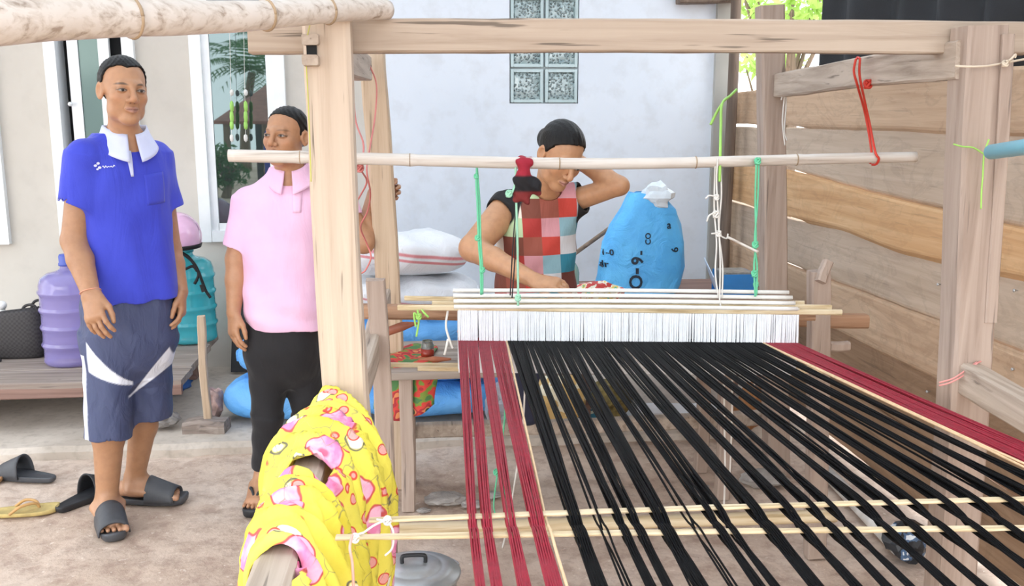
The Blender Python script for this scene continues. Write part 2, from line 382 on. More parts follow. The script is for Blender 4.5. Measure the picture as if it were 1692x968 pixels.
# black shade cloth -----------------------------------------------------------------------
def net():
    t = NT('black_shade_cloth'); t.bump(t.noise(220, None, 1), .3, .002)
    mt = t.fin(t.ramp(t.noise(3), [(.3, '17181b'), (.7, '23252a')]), .75)
    def f(u, v):
        y = 1.2+3.13*u - .05*v*(u > .5); z = 2.42 - v*(2.42-(1.575+.02*math.sin(u*9)))
        x = 1.845+.035*math.sin(u*62+1.2*math.sin(u*11))*(.35+.65*v) + .02*math.sin(u*23+2)*v
        return (x, y, z)
    V, Fc = grid_surf(f, 220, 14)
    o = mesh_obj('shade_cloth', V, Fc, mt, None, True); tag(o, 'black shade cloth hanging in folds above the plank wall', 'cloth')
    s = o.modifiers.new('thick', 'SOLIDIFY'); s.thickness = .003
net()
# greenery beyond ---------------------------------------------------------------------------
def m_leaf(name, c1, c2):
    t = NT(name); f = t.noise(9); m_ = t.fin(t.mix(t.ramp(f, [(.35, 0.), (.65, 1.)]), c1, c2), .5)
    tr = t.n('ShaderNodeBsdfTranslucent'); tr.inputs[0].default_value = lin4(c2); mx = t.n('ShaderNodeMixShader'); mx.inputs[0].default_value = .45
    t.l(t.b.outputs[0], mx.inputs[1]); t.l(tr.outputs[0], mx.inputs[2]); t.l(mx.outputs[0], t.out.inputs[0]); return m_
M_LEAF = m_leaf('bright_leaf', '9cc25a', 'b7d77e'); M_LEAF2 = m_leaf('deep_leaf', '2f5a35', '4b7d47'); M_BARK = wood('bark', '8a7866', '6e5e4f', '544638', 'z', .6)
def leafy(c, rad, n, size, seed):
    rg = np.random.default_rng(seed); V = []; Fc = []
    for i in range(n):
        d = rg.normal(0, 1, 3); d /= np.linalg.norm(d); p = np.asarray(c)+d*np.asarray(rad)*rg.uniform(.45, 1.0)
        a = nrm(rg.normal(0, 1, 3)); b = nrm(np.cross(a, rg.normal(0, 1, 3))); s = size*rg.uniform(.6, 1.3); k = len(V); nn = np.cross(a, b)
        V += [p-a*s, p-b*s*.34+nn*s*.1, p+a*s, p+b*s*.34+nn*s*.1]; Fc += [(k, k+1, k+2), (k, k+2, k+3)]
    return np.array(V), Fc
def broadleaf(name, base, h, rad, n, size, seed, mat, label, lean=(0, 0)):
    base = np.asarray(base, float); top = base+A(lean[0], lean[1], h); r = empty(name, base, label, 'tree')
    mb = MB(); mb.add(*tube([base, base+(top-base)*.5+A(.06, 0, 0), top], [.09, .06, .03], 8)); 
    rg = np.random.default_rng(seed)
    for i in range(7):
        a = rg.uniform(0, 6.28); mb.add(*tube([base+(top-base)*rg.uniform(.5, .9), top+A(math.cos(a)*rad[0]*.7, math.sin(a)*rad[1]*.7, rg.uniform(-.3, .5)*rad[2])], [.03, .008], 5))
    mb.build('trunk', M_BARK, r, True)
    V, Fc = leafy(top, rad, n, size, seed); o = mesh_obj('foliage', V, Fc, mat, r); o['kind'] = 'stuff'
c = P(1260, 40, 8.4); broadleaf('broadleaf_tree', (c[0]+.25, 8.4, 0), 2.42, (.62, .6, .34), 750, .07, 3, M_LEAF, 'bright green leafy tree seen through the gap beside the house corner')
c = P(1240, 120, 10.5); broadleaf('garden_shrub', (c[0]+.25, 10.5, 0), 2.02, (.40, .5, .20), 260, .08, 5, M_LEAF, 'pale green garden shrub beyond the plank wall')
# what the window panes mirror: the yard behind the photographer
def palm(base, h, seed, label):
    base = np.asarray(base, float); r = empty('palm_tree', base, label, 'tree'); top = base+A(.3, .1, h)
    mb = MB(); mb.add(*tube([base, base+A(.05, 0, h*.5), top], [.16, .12, .10], 10, 16)); mb.build('trunk', M_BARK, r, True)
    rg = np.random.default_rng(seed)
    for i in range(22):
        a = i*2.4+rg.uniform(-.2, .2); el = rg.uniform(-.2, 1.1); L = rg.uniform(1.7, 2.4); d = A(math.cos(a)*math.cos(el), math.sin(a)*math.cos(el), math.sin(el))
        sp = [top+d*L*t+A(0, 0, -1.1*L*.45*t*t) for t in np.linspace(0, 1, 14)]; V = []; Fc = []
        s = nrm(np.cross(d, (0, 0, 1)))
        for k in range(1, 14):
            for sg in (-1, 1):
                q = sp[k]; l = .5*(1-.6*abs(k/13-.4)); e = q+s*sg*l*.8+nrm(sp[k]-sp[k-1])*l*.5+A(0, 0, -.35*l); w = nrm(sp[k]-sp[k-1])*.035; b0 = len(V)
                V += [q-w, q+w, e]; Fc.append((b0, b0+1, b0+2))
        mesh_obj('frond', V, Fc, M_LEAF2, r)
YV = lambda Yreal: 2*YW-Yreal
c = P(398, 120, YV(-15)); palm((c[0], -15, 0), c[2], 4, 'green palm tree mirrored in the window pane')
c = P(440, 105, YV(-21)); palm((c[0], -21, 0), c[2]+.3, 8, 'taller palm tree behind the red roofed shed, mirrored in the window pane')
def yard_house():
    Yr = -8.5; q = lambda px, py: P(px, py, YV(Yr)); l = q(352, 200); rr = q(520, 200); zt = q(400, 200)[2]; za = q(440, 128)[2]
    r = empty('yard_shed', ((l[0]+rr[0])/2, Yr, 0), 'open shed with a red tiled roof mirrored in the window pane', 'shed')
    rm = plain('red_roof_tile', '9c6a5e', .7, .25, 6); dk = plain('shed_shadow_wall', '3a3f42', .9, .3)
    mb = MB(); V = [(l[0], Yr, zt), (rr[0], Yr, zt), (rr[0], Yr-3, za+.3), (l[0]+1.1, Yr-3, za+.3)]; V += [(a, b, c_-.06) for a, b, c_ in V]
    mb.add(V, [(0, 1, 2, 3), (7, 6, 5, 4), (0, 4, 5, 1), (1, 5, 6, 2), (2, 6, 7, 3), (3, 7, 4, 0)]); mb.build('roof', rm, r)
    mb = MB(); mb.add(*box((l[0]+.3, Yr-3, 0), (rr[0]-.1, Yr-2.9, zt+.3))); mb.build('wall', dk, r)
    for fx in (.12, .5, .9):
        X_ = l[0]+(rr[0]-l[0])*fx; mb = MB(); mb.add(*beam((X_, Yr-.1, 0), (X_, Yr-.1, zt), .12, .12)); mb.build('post', M_BARK, r)
yard_house()
c = P(372, 300, YV(-6.5)); broadleaf('yard_bush', (c[0], -6.5, 0), .55, (.5, .4, .4), 700, .07, 12, M_LEAF2, 'low green bush mirrored at the bottom of the window pane')
# ================================================================== LOOM
M_PALE = wood('pale_post_wood', 'd0beab', 'c3b09d', 'a9937f', 'z', .8); M_PALEX = wood('pale_beam_wood', 'bbaa99', 'ae9c8b', '95816f', 'x', .7)
M_GREYZ = wood('greyed_post_wood', 'b3a194', 'a59285', '8d7a6d', 'z', .5); M_GREYY = wood('greyed_rail_wood', 'c2b3a4', 'ab9b8c', '8b7a6b', 'y', .55)
M_TANZ = wood('tan_post_wood', 'd0bba3', 'bfa78d', '9f866d', 'z', .4); M_BRNX = wood('brown_bar_wood', 'b58f72', 'a07a5e', '83614a', 'x', .3)
M_BAM = bamboo('old_bamboo', 'd9d2ca', 'cbc0b5', 'a89a8c'); M_BAMN = bamboo('yellow_bamboo', 'd9c8a8', 'c8b28c', 'a38c66'); M_BAMY = bamboo('bamboo_rafter', 'd2c8bf', 'bfb2a6', '8c7a6b')
loom = empty('floor_loom', (.55, 2.8, 0), 'weathered wooden floor loom frame of four posts with top beams and side rails', 'loom')
def part(name, mat, *geo, parent=loom, smooth=False):
    mb = MB()
    for g in geo: mb.add(*g)
    return mb.build(name, mat, parent, smooth)
YF = 2.10; YB = 3.50
def down(p, q, z):           # carry the line p-q on to height z
    return p+(q-p)*((z-p[2])/(q[2]-p[2]))
a = P(540, 30, YF); b = P(570, 600, YF); FLT, FLB = a, down(a, b, 0)
fl = part('post', M_PALE, beam(FLB, FLT, .098, .085, (0, 1, 0), .007, .003, 14, 1))
a = P(1621, 44, YF); b = P(1585, 700, YF); FRT, FRB = a, down(a, b, 0)
fr = part('post', M_GREYZ, beam(FRB, FRT, .098, .085, (0, 1, 0), .008, .003, 14, 2))
part('post_cheek', M_GREYZ, beam(FRT+A(.038, -.045, -.02), FRT+A(.038, -.045, -.02)+(FRB-FRT)*.40, .030, .012, (0, 1, 0), .003, .001, 8, 21))
a = P(614, 60, 3.55); b = P(640, 460, 3.55); BLT, BLB = down(a, b, 1.74), down(a, b, 0)
part('post', M_TANZ, beam(BLB, BLT, .090, .080, (0, 1, 0), .007, .004, 14, 3))
a = P(1271, 10, YB); b = P(1278, 450, YB); BRT, BRB = a, down(a, b, 0)
part('post', M_GREYZ, beam(BRB, BRT, .090, .080, (0, 1, 0), .007, .004, 14, 4))
# front top beam, behind the two front posts
tb = part('top_beam', M_PALEX, beam(P(412, 59, 2.175), P(1700, 63, 2.175), .055, .073, (0, 0, 1), .004, .002, 24, 5))
# side top beams
a = P(516, 82, 2.00); b = P(601, 114, 3.44)
part('side_beam', M_GREYY, beam(A(FLT[0]-.005, 2.12, 1.585), A(b[0], 3.44, b[2]), .058, .085, (0, 0, 1), .005, .002, 10, 6))
a = P(1582, 99, 2.13); b = P(1290, 140, 3.45); part('side_beam', M_GREYY, beam(a+(a-b)*.03, b, .045, .085, (0, 0, 1), .005, .003, 12, 7))
# mortise wedge on the left face of the front post, a dark filler painting the slot's shade between its cheeks
for py in (66, 101): part('wedge', M_GREYY, beam(P(515, py, 2.06)+A(0, -.03, 0), P(515, py, 2.06)+A(0, .05, 0), .034, .022, (0, 0, 1), .003, .001, 3, py))
part('slot_shade_filler', M_DARK, box(P(508, 96, 2.06)+A(0, -.012, 0), P(524, 74, 2.06)+A(0, .05, 0)))
# side rails at warp height
part('side_rail', M_GREYY, beam((-.222, .55, .770), (-.232, 2.055, .772), .062, .075, (0, 0, 1), .008, .003, 12, 8))
part('side_rail', M_GREYY, beam((FLT[0]+.020, 2.12, .772), (-.150, 3.36, .790), .045, .085, (0, 0, 1), .006, .003, 12, 9))
a = P(1606, 630, 2.04); b = P(1700, 681, 1.80); part('side_rail', M_GREYY, beam(a+(a-b)*.1, a+(b-a)*2.4, .05, .075, (0, 0, 1), .006, .003, 10, 10))
# inner uprights that carry the cloth beam
def upright(px, py, py2, px2, Y, w, mat, seed, th=.05):
    a = P(px, py, Y); b = P(px2, py2, Y); part('upright', mat, beam(down(a, b, 0), a, w, th, (0, 1, 0), .004, .003, 12, seed))
upright(622, 462, 850, 641, 2.72, .054, M_GREYZ, 11); upright(1354, 447, 800, 1349, 2.82, .062, M_GREYZ, 12)
a = P(1357, 438, 2.80); part('peg', M_GREYZ, beam(a+A(-.01, -.02, -.05), a+A(.02, .0, .012), .03, .03, (0, 1, 0), .005, .001, 3, 13))
a = P(1385, 572, 2.82); part('peg', M_GREYZ, beam(a+A(-.03, 0, 0), a+A(.035, 0, 0), .03, .03, (0, 0, 1), .006, .001, 3, 14))
# cloth beam behind the heddles
cbm = part('cloth_beam', M_BRNX, beam(P(598, 513, 3.02), P(1432, 530, 2.98), .05, .045, (0, 0, 1), .008, .003, 16, 15))
# low stretchers
part('stretcher', M_GREYY, beam(P(676, 712, 3.62), P(1290, 690, 3.62), .05, .055, (0, 0, 1), .006, .004, 14, 16))
part('crossbar', M_BAMN, tube([Zp(630, 876, .33), Zp(1380, 852, .33)], .019, 10, 30), smooth=True)
# warp beam nearer than the picture shows
part('warp_beam', M_BRNX, beam((-.22, .62, .80), (1.32, .62, .80), .08, .08, (0, 0, 1), .012, .003, 12, 18))
# a thick red-brown pole resting on top, and the bamboo rafter
def bamboo_pole(name, a, b, r0, r1, mat, knots, label, cat='pole', sag=0, parent=None):
    a = np.asarray(a, float); b = np.asarray(b, float); n = 90; L = []; d, r, u = frame_from(b-a); k = 18
    t0 = empty(name, (a+b)/2, label, cat) if parent is None else parent
    for i in range(n+1):
        t = i/n; c = a+(b-a)*t+A(0, 0, -sag*4*t*(1-t))+u*.003*math.sin(t*9)
        rad = (r0+(r1-r0)*t)*(1+.012*math.sin(t*37))
        for kk in knots: rad *= 1+.10*math.exp(-((t-kk)/.0045)**2)-.05*math.exp(-((t-kk-.012)/.006)**2)
        L.append(np.array([c+rad*(r*math.cos(q*2*math.pi/k)+u*math.sin(q*2*math.pi/k)) for q in range(k)]))
    V, Fc = rings(L, None); mesh_obj('culm', V, Fc, mat, t0, True)
    for kk in knots:
        rad = (r0+(r1-r0)*kk)*1.03; c = a+(b-a)*kk+A(0, 0, -sag*4*kk*(1-kk))+u*.003*math.sin(kk*9)
        ring = MB(); pts = [c+rad*(r*math.cos(q*2*math.pi/20)+u*math.sin(q*2*math.pi/20)) for q in range(21)]
        ring.add(*tube(pts, .0035 if r0 > .025 else .0018, 5, 40)); ring.build('node_ring', M_NODE, t0, True)
    return t0
M_NODE = plain('bamboo_node', 'b59b7c', .6, .2)
bamboo_pole('bamboo_rafter', P(-60, 38, 1.46), P(640, 17, 2.14), .037, .021, M_BAMY, [.30, .62, .80], 'thick pale bamboo rafter lying across the top of the loom post')
# bamboo pole that carries the heddles
HP0, HP1 = P(378, 257, 2.66), P(1513, 260, 2.60)
hp = bamboo_pole('heddle_pole', HP0, HP1, .0172, .0150, M_BAM, [.10, .255, .47, .67, .82], sag=.017, label='thin bamboo pole hung across the loom above the white heddles')
# heddle shafts ------------------------------------------------------------------------------
M_STR = plain('white_heddle_string', 'eef1f5', .8, .04, 40); M_ROD = plain('white_wrapped_rod', 'efece6', .7, .08, 30)
ZW = .81; HL, HR = Zp(757, 560, ZW), Zp(1313, 564, ZW)
hd = empty('heddle_set', (HL+HR)/2+A(0, 0, -.11), 'row of white string heddles on bamboo bars across the loom', 'heddles')
def hpt(t, dz, dy=0): return HL+(HR-HL)*t+A(0, dy, dz)
L_, R_ = Zp(657, 507, .905), Zp(1388, 512, .905)
part('bamboo_bar', M_BAMN, beam(L_+A(0, -.012, 0), R_+A(0, -.012, -.004), .010, .016, (0, 0, 1), .003, .001, 20, 31), parent=hd)
part('bamboo_bar', M_BAMN, beam(L_+A(.10, .012, .006), R_+A(-.02, .012, .004), .010, .016, (0, 0, 1), .003, .001, 20, 32), parent=hd)
part('bamboo_bar', M_BAMN, beam(L_+A(.02, .04, .018), R_+A(-.09, .04, .012), .010, .014, (0, 0, 1), .003, .001, 20, 33), parent=hd)
for k, (dz, dy) in enumerate([(.100, -.022), (.112, .0), (.124, .022), (.134, .05)]):
    part('shaft_rod', M_ROD, tube([hpt(-.012, dz, dy), hpt(.5, dz+.003, dy), hpt(.995, dz, dy)], .006, 8, 24), parent=hd, smooth=True)
def strings(n, dy, ztop, zbot, seed):
    rg = np.random.default_rng(seed); mb = MB()
    for i in range(n):
        t = (i+.5+rg.uniform(-.22, .22))/n; s = rg.normal(0, .0012)
        p = [hpt(t, ztop, dy), hpt(t+s*.6, ztop*.45, dy), hpt(t+s, .002, dy-.004), hpt(t+s*.5, zbot*.6, dy), hpt(t, zbot, dy)]
        mb.add(*tube(p, .0024, 4, 6, caps=False))
    o = mb.build('heddle_string', M_STR, hd, True); o['kind'] = 'stuff'
strings(270, -.020, .101, -.095, 1); strings(230, .018, .115, -.095, 2)
for k, (l, r) in enumerate([((637, 602, .715), (1402, 609, .700)), ((690, 609, .709), (1385, 614, .697))]):
    part('lower_bar', M_BAMN, beam(Zp(*l), Zp(*r), .009, .015, (0, 0, 1), .003, .001, 16, 41+k), parent=hd)
# reed: wooden comb just behind the heddles
part('batten', M_BRNX, beam(hpt(-.10, .05, .13), hpt(1.11, .05, .13), .028, .03, (0, 0, 1), .004, .002, 14, 51), parent=hd)
# warp ---------------------------------------------------------------------------------------
M_BLACK = plain('black_yarn', '060609', .6, .25, 60, Specular_IOR_Level=.12); M_RED = plain('crimson_yarn', '9c1730', .55, .15, 60); M_CRM = plain('cream_yarn', 'e8c9a0', .7, .1, 60)
warp = empty('loom_warp', (HL+HR)/2+A(0, -.7, -.01), 'stretched warp of black yarn with crimson borders running from the heddles', 'warp yarn')
S1 = (Zp(610, 858, ZW), Zp(1700, 823, ZW)); S2 = (Zp(555, 887, ZW-.004), Zp(1700, 872, ZW-.004))
def stick_y(S, X): return S[0][1]+(S[1][1]-S[0][1])*(X-S[0][0])/(S[1][0]-S[0][0])
def line_y(px): return 858+(823-858)*(px-610)/(1700-610)
bund = [(780, 'r', 7), (803, 'r', 8), (842, 'r', 9), (884, 'r', 12), (901, 'c', 1), (947, 'k', 14), (985, 'k', 4), (1017, 'k', 9), (1041, 'k', 9), (1084, 'k', 15), (1130, 'k', 4), (1166, 'k', 9), (1186, 'k', 8),
        (1243, 'k', 14), (1296, 'k', 10), (1338, 'k', 9), (1368, 'k', 8), (1422, 'k', 10), (1464, 'k', 9), (1506, 'k', 9), (1557, 'k', 10), (1608, 'k', 10), (1660, 'k', 10), (1712, 'k', 10), (1762, 'k', 10), (1800, 'c', 2)]
bund = [(p_, k_, max(1, round(n_*.78)) if k_ == 'k' else n_) for p_, k_, n_ in bund]
bX = [Zp(px, line_y(px), ZW)[0] for px, _, _ in bund]
redR = [(bX[-1]+.012+.0125*i, 'r', 7) for i in range(7)]
bl = [(x, b[1], b[2]) for x, b in zip(bX, bund)] + redR
tot = {'rl': sum(b[2] for b in bund[:4]), 'k': sum(b[2] for b in bund if b[1] == 'k')}
tS = (835-757)/(1313-757); tE = (1254-757)/(1313-757)
def warp_build():
    rg = np.random.default_rng(11); cl = ck = cr = 0
    for bi, (xb, kind, n) in enumerate(bl):
        mb = MB(); right = bi >= len(bund)
        for s in range(n):
            if kind == 'c': t = tS+.004 if bi < 10 else tE+.002+.002*s
            elif kind == 'r' and not right: t = (cl+.5)/tot['rl']*tS; cl += 1
            elif kind == 'k': t = tS+.006+(tE-tS-.008)*(ck+.5)/tot['k']; ck += 1
            else: t = tE+.006+(1-tE-.008)*(cr+.5)/(7*len(redR)); cr += 1
            h = HL+(HR-HL)*t; fan = (s-(n-1)/2)
            w = .0019 if kind != 'k' or n > 5 else .0050
            x1 = xb+fan*w*(1 if not right else .85)+rg.normal(0, .0004); y1 = stick_y(S1, x1); y2 = stick_y(S2, x1)
            sg = 1 if s % 2 else -1; x2 = x1; x3 = xb+fan*w*(1.2 if kind == 'k' else 1.0)+rg.normal(0, .002)
            pts = [h+A(0, .10, rg.normal(0, .001)), h, A(h[0]*.62+x1*.38, h[1]*.62+y1*.38, ZW-.002+rg.normal(0, .002)), A(h[0]*.22+x1*.78, h[1]*.22+y1*.78, ZW+rg.normal(0, .002)),
                   A(x1, y1, ZW+sg*.005), A(x2, y2, ZW-.004-sg*.005), A(xb+fan*w*1.0, y2-.10, ZW-.003), A(x3, .95, ZW), A(x3, .66, ZW+.03)]
            mb.add(*tube(pts, ([.0030, .0029, .0025, .0020, .0018, .0018, .0018] if kind == 'k' else [.0022, .0021, .0019, .0018, .0018] if kind == 'r' else .0026), 5, 30, caps=False))
        mb.build('warp_bundle', {'r': M_RED, 'k': M_BLACK, 'c': M_CRM}[kind], warp, True)
warp_build()
def lease(S, label, seed, z):
    n = 40; a, b = S; mb = MB(); mb.add(*beam(a+A(0, 0, z), b+A(0, 0, z), .015, .005, (0, 0, 1), .0018, .0012, n, seed)); o = mb.build('lease_stick', M_BAMN); tag(o, label, 'stick')
lease(S1, 'flat bamboo lease stick through the warp, the one nearer the heddles', 61, 0); lease(S2, 'flat greyish bamboo lease stick through the warp, the one farther from the heddles', 62, 0)
# ================================================================== BODIES: one continuous surface from blended rounded shapes
class Field:
    def __init__(s, xs, ys, zs):
        s.a = [np.asarray(v, np.float32) for v in (xs, ys, zs)]; s.f = np.full([len(v) for v in s.a], .06, np.float32)
    def region(s, lo, hi):
        sl = []; 
        for i in range(3):
            i0 = max(0, np.searchsorted(s.a[i], lo[i])-1); i1 = min(len(s.a[i]), np.searchsorted(s.a[i], hi[i])+1)
            if i1 <= i0: return None, None
            sl.append(slice(i0, i1))
        g = (s.a[0][sl[0]][:, None, None], s.a[1][sl[1]][None, :, None], s.a[2][sl[2]][None, None, :])
        return tuple(sl), g
    def put(s, prim, k=.01, op='u'):
        fn, lo, hi = prim; m = k+.014; sl, g = s.region(np.asarray(lo)-m, np.asarray(hi)+m)
        if sl is None: return s
        d = np.asarray(fn(*g), np.float32); c = s.f[sl]
        if op == 'u':
            h = np.clip(.5+.5*(c-d)/k, 0, 1); s.f[sl] = c*(1-h)+d*h-k*h*(1-h)
        elif op == 's':
            d = -d; h = np.clip(.5-.5*(c-d)/k, 0, 1); s.f[sl] = c*(1-h)+d*h+k*h*(1-h)
        return s
    def cut(s, fn):      # keep where fn < 0
        g = (s.a[0][:, None, None], s.a[1][None, :, None], s.a[2][None, None, :]); s.f = np.maximum(s.f, np.asarray(fn(*g), np.float32)); return s
    def warp_by(s, fn):
        g = (s.a[0][:, None, None], s.a[1][None, :, None], s.a[2][None, None, :]); s.f = s.f+np.asarray(fn(*g), np.float32); return s
    def mesh(s):
        f = s.f; b = (f < 0)
        for ax in range(3):
            ix = [slice(None)]*3
            for e in (0, -1): ix[ax] = e; b[tuple(ix)] = False
        f = np.where(b, np.minimum(f, -1e-6), np.maximum(f, 1e-6))
        u = b.astype(np.uint8); c = u[:-1]+u[1:]; c = c[:, :-1]+c[:, 1:]; c = c[:, :, :-1]+c[:, :, 1:]
        I = np.argwhere((c > 0) & (c < 8)); n = len(I); idx = np.full(c.shape, -1, np.int32); idx[tuple(I.T)] = np.arange(n)
        acc = np.zeros((n, 3)); cnt = np.zeros(n)
        X = s.a
        for ax in range(3):
            o1, o2 = [i for i in range(3) if i != ax]
            for p in (0, 1):
                for q in (0, 1):
                    A0 = I.copy(); A0[:, o1] += p; A0[:, o2] += q; A1 = A0.copy(); A1[:, ax] += 1
                    f0 = f[tuple(A0.T)]; f1 = f[tuple(A1.T)]; m = (f0 < 0) != (f1 < 0); t = np.where(m, f0/np.where(m, f0-f1, 1), 0)
                    pos = np.stack([X[i][A0[:, i]] for i in range(3)], 1).astype(float); pos[:, ax] += t*(X[ax][A1[:, ax]]-X[ax][A0[:, ax]])
                    acc[m] += pos[m]; cnt[m] += 1
        V = acc/np.maximum(cnt, 1)[:, None]; Q = []
        for ax in range(3):
            o1, o2 = [i for i in range(3) if i != ax]
            lo = [slice(None)]*3; hi = [slice(None)]*3; lo[ax] = slice(None, -1); hi[ax] = slice(1, None)
            E = np.argwhere(b[tuple(lo)] != b[tuple(hi)]); E = E[(E[:, o1] > 0) & (E[:, o2] > 0)]
            E = E[(E[:, o1] < c.shape[o1]) & (E[:, o2] < c.shape[o2])]
            ins = b[tuple(E.T)]
            def cell(d1, d2):
                G = E.copy(); G[:, o1] += d1; G[:, o2] += d2; return idx[tuple(G.T)]
            q = np.stack([cell(-1, -1), cell(0, -1), cell(0, 0), cell(-1, 0)], 1)
            flip = ins if ax != 1 else ~ins
            q[~flip] = q[~flip][:, ::-1]; Q.append(q)
        Q = np.concatenate(Q); Q = Q[(Q >= 0).all(1)]
        return V, Q
def axis_pts(lo, hi, step, fine=()):
    """grid line positions from lo to hi; finer inside the given (a, b, step) stretches"""
    out = [lo]
    while out[-1] < hi:
        x = out[-1]; st = step
        for a, b, f in fine:
            if a-.004 <= x <= b: st = min(st, f)
        out.append(x+st)
    return np.array(out)
def cone(a, b, r1, r2, flat=None, fs=1.0):
    a = np.asarray(a, float); b = np.asarray(b, float); ba = b-a; L2 = float(ba@ba)+1e-12; fl = None if flat is None else nrm(flat)
    def fn(x, y, z):
        px, py, pz = x-a[0], y-a[1], z-a[2]; t = np.clip((px*ba[0]+py*ba[1]+pz*ba[2])/L2, 0, 1)
        qx, qy, qz = px-t*ba[0], py-t*ba[1], pz-t*ba[2]
        if fl is not None:
            c = (qx*fl[0]+qy*fl[1]+qz*fl[2])*(1-1/fs); qx = qx-fl[0]*c; qy = qy-fl[1]*c; qz = qz-fl[2]*c
        return np.sqrt(qx*qx+qy*qy+qz*qz)-(r1+(r2-r1)*t)
    R = max(r1, r2)*max(1, fs); return fn, np.minimum(a, b)-R, np.maximum(a, b)+R
def ball(c, r): return cone(c, np.asarray(c, float)+A(0, 0, 1e-4), r, r)
def ell(c, r, R=None):
    c = np.asarray(c, float); r = np.asarray(r, float); R = np.eye(3) if R is None else np.asarray(R)
    def fn(x, y, z):
        p = (x-c[0], y-c[1], z-c[2]); q = [(p[0]*R[0, i]+p[1]*R[1, i]+p[2]*R[2, i]) for i in range(3)]
        k0 = np.sqrt(sum((q[i]/r[i])**2 for i in range(3))); k1 = np.sqrt(sum((q[i]/r[i]**2)**2 for i in range(3)))
        return k0*(k0-1)/np.maximum(k1, 1e-6)
    m = r.max(); return fn, c-m, c+m
def loft(secs, R=None, org=(0, 0, 0), n=2.4):
    """stack of ellipses: (h, cx, cy, rx, ry) along the local z of frame R at org"""
    org = np.asarray(org, float); R = np.eye(3) if R is None else np.asarray(R); S = np.array(secs, float); S = S[np.argsort(S[:, 0])]
    sm = smooth_path(S, 160); hh = np.maximum.accumulate(sm[:, 0])
    def fn(x, y, z):
        p = (x-org[0], y-org[1], z-org[2]); lx, ly, lz = [(p[0]*R[0, i]+p[1]*R[1, i]+p[2]*R[2, i]) for i in range(3)]
        sh = np.broadcast(lx, ly, lz).shape; lz = np.broadcast_to(lz, sh)
        cx, cy, rx, ry = [np.interp(lz.ravel(), hh, sm[:, i]).reshape(sh) for i in (1, 2, 3, 4)]
        k = ((np.abs(lx-cx)/rx)**n+(np.abs(ly-cy)/ry)**n)**(1/n)
        return np.maximum((k-1)*np.minimum(rx, ry), np.maximum(hh[0]-lz, lz-hh[-1]))
    pts = []
    for h, cx, cy, rx, ry in S:
        for sx in (-1, 1):
            for sy in (-1, 1): pts.append(org+R@A(cx+sx*rx, cy+sy*ry, h))
    pts = np.array(pts); return fn, pts.min(0), pts.max(0)
def rot(yaw=0, pitch=0, roll=0):
    """columns = local x (viewer's right), local y (away from the face), local z (up); yaw > 0 turns the face to the viewer's right"""
    cy, sy = math.cos(math.radians(yaw)), math.sin(math.radians(yaw)); cp, sp = math.cos(math.radians(pitch)), math.sin(math.radians(pitch)); cr, sr = math.cos(math.radians(roll)), math.sin(math.radians(roll))
    Rz = np.array([[cy, -sy, 0], [sy, cy, 0], [0, 0, 1]]); Rx = np.array([[1, 0, 0], [0, cp, -sp], [0, sp, cp]]); Ry = np.array([[cr, 0, sr], [0, 1, 0], [-sr, 0, cr]])
    return Rz@Rx@Ry
def head_prims(f, c, R, s=1.0, wide=1.0, jaw=1.0):
    """skull, face, nose, lips, sockets and ears in the head frame; s = head height / 0.23"""
    T = lambda x, y, z: np.asarray(c)+R@(A(x*wide, y, z)*s)
    E = lambda p, r, k=.012, op='u': f.put(ell(T(*p), A(*r)*s*A(wide, 1, 1), R), k*s, op)
    C = lambda p, q, r1, r2, k=.008, op='u': f.put(cone(T(*p), T(*q), r1*s, r2*s), k*s, op)
    E((0, .018, .034), (.073, .092, .080)); E((0, -.022, -.030), (.057*jaw, .064, .078), .025); E((0, -.056, -.094), (.030*jaw, .024, .020), .022)
    for g in (-1, 1):
        E((g*.040, -.050, -.020), (.020, .022, .020), .024); E((g*.041*jaw, -.018, -.068), (.017, .030, .026), .02)
    C((-.030, -.072, .024), (0, -.081, .022), .009, .009, .018); C((.030, -.072, .024), (0, -.081, .022), .009, .009, .018)
    for g in (-1, 1): E((g*.0315, -.097, .004), (.019, .014, .011), .010, 's')
    for g in (-1, 1): E((g*.0315, -.073, .004), (.0165, .0135, .0105), .003)
    C((0, -.086, .016), (0, -.103, -.020), .0072, .0105, .010); f.put(ball(T(0, -.104, -.026), .0115*s), .006*s)
    for g in (-1, 1): f.put(ball(T(g*.0135, -.093, -.030), .0088*s), .006*s)
    for g in (-1, 1): f.put(ball(T(g*.0065, -.101, -.0385), .0032*s), .003*s, 's')
    C((-.019, -.079, -.0575), (-.004, -.0885, -.0535), .0036, .0050, .005); C((.019, -.079, -.0575), (.004, -.0885, -.0535), .0036, .0050, .005)
    C((-.016, -.079, -.0625), (0, -.0865, -.0655), .0038, .0058, .005); C((.016, -.079, -.0625), (0, -.0865, -.0655), .0038, .0058, .005)
    C((-.021, -.089, -.0592), (0, -.0975, -.0592), .0022, .0022, .002, 's'); C((.021, -.089, -.0592), (0, -.0975, -.0592), .0022, .0022, .002, 's')
    for g in (-1, 1):
        Re = R@rot(g*-22, 0, 0); f.put(ell(T(g*.077, .014, -.002), A(.008, .019, .031)*s, Re), .008*s); f.put(ell(T(g*.083, .010, .0), A(.006, .011, .018)*s, Re), .004*s, 's')
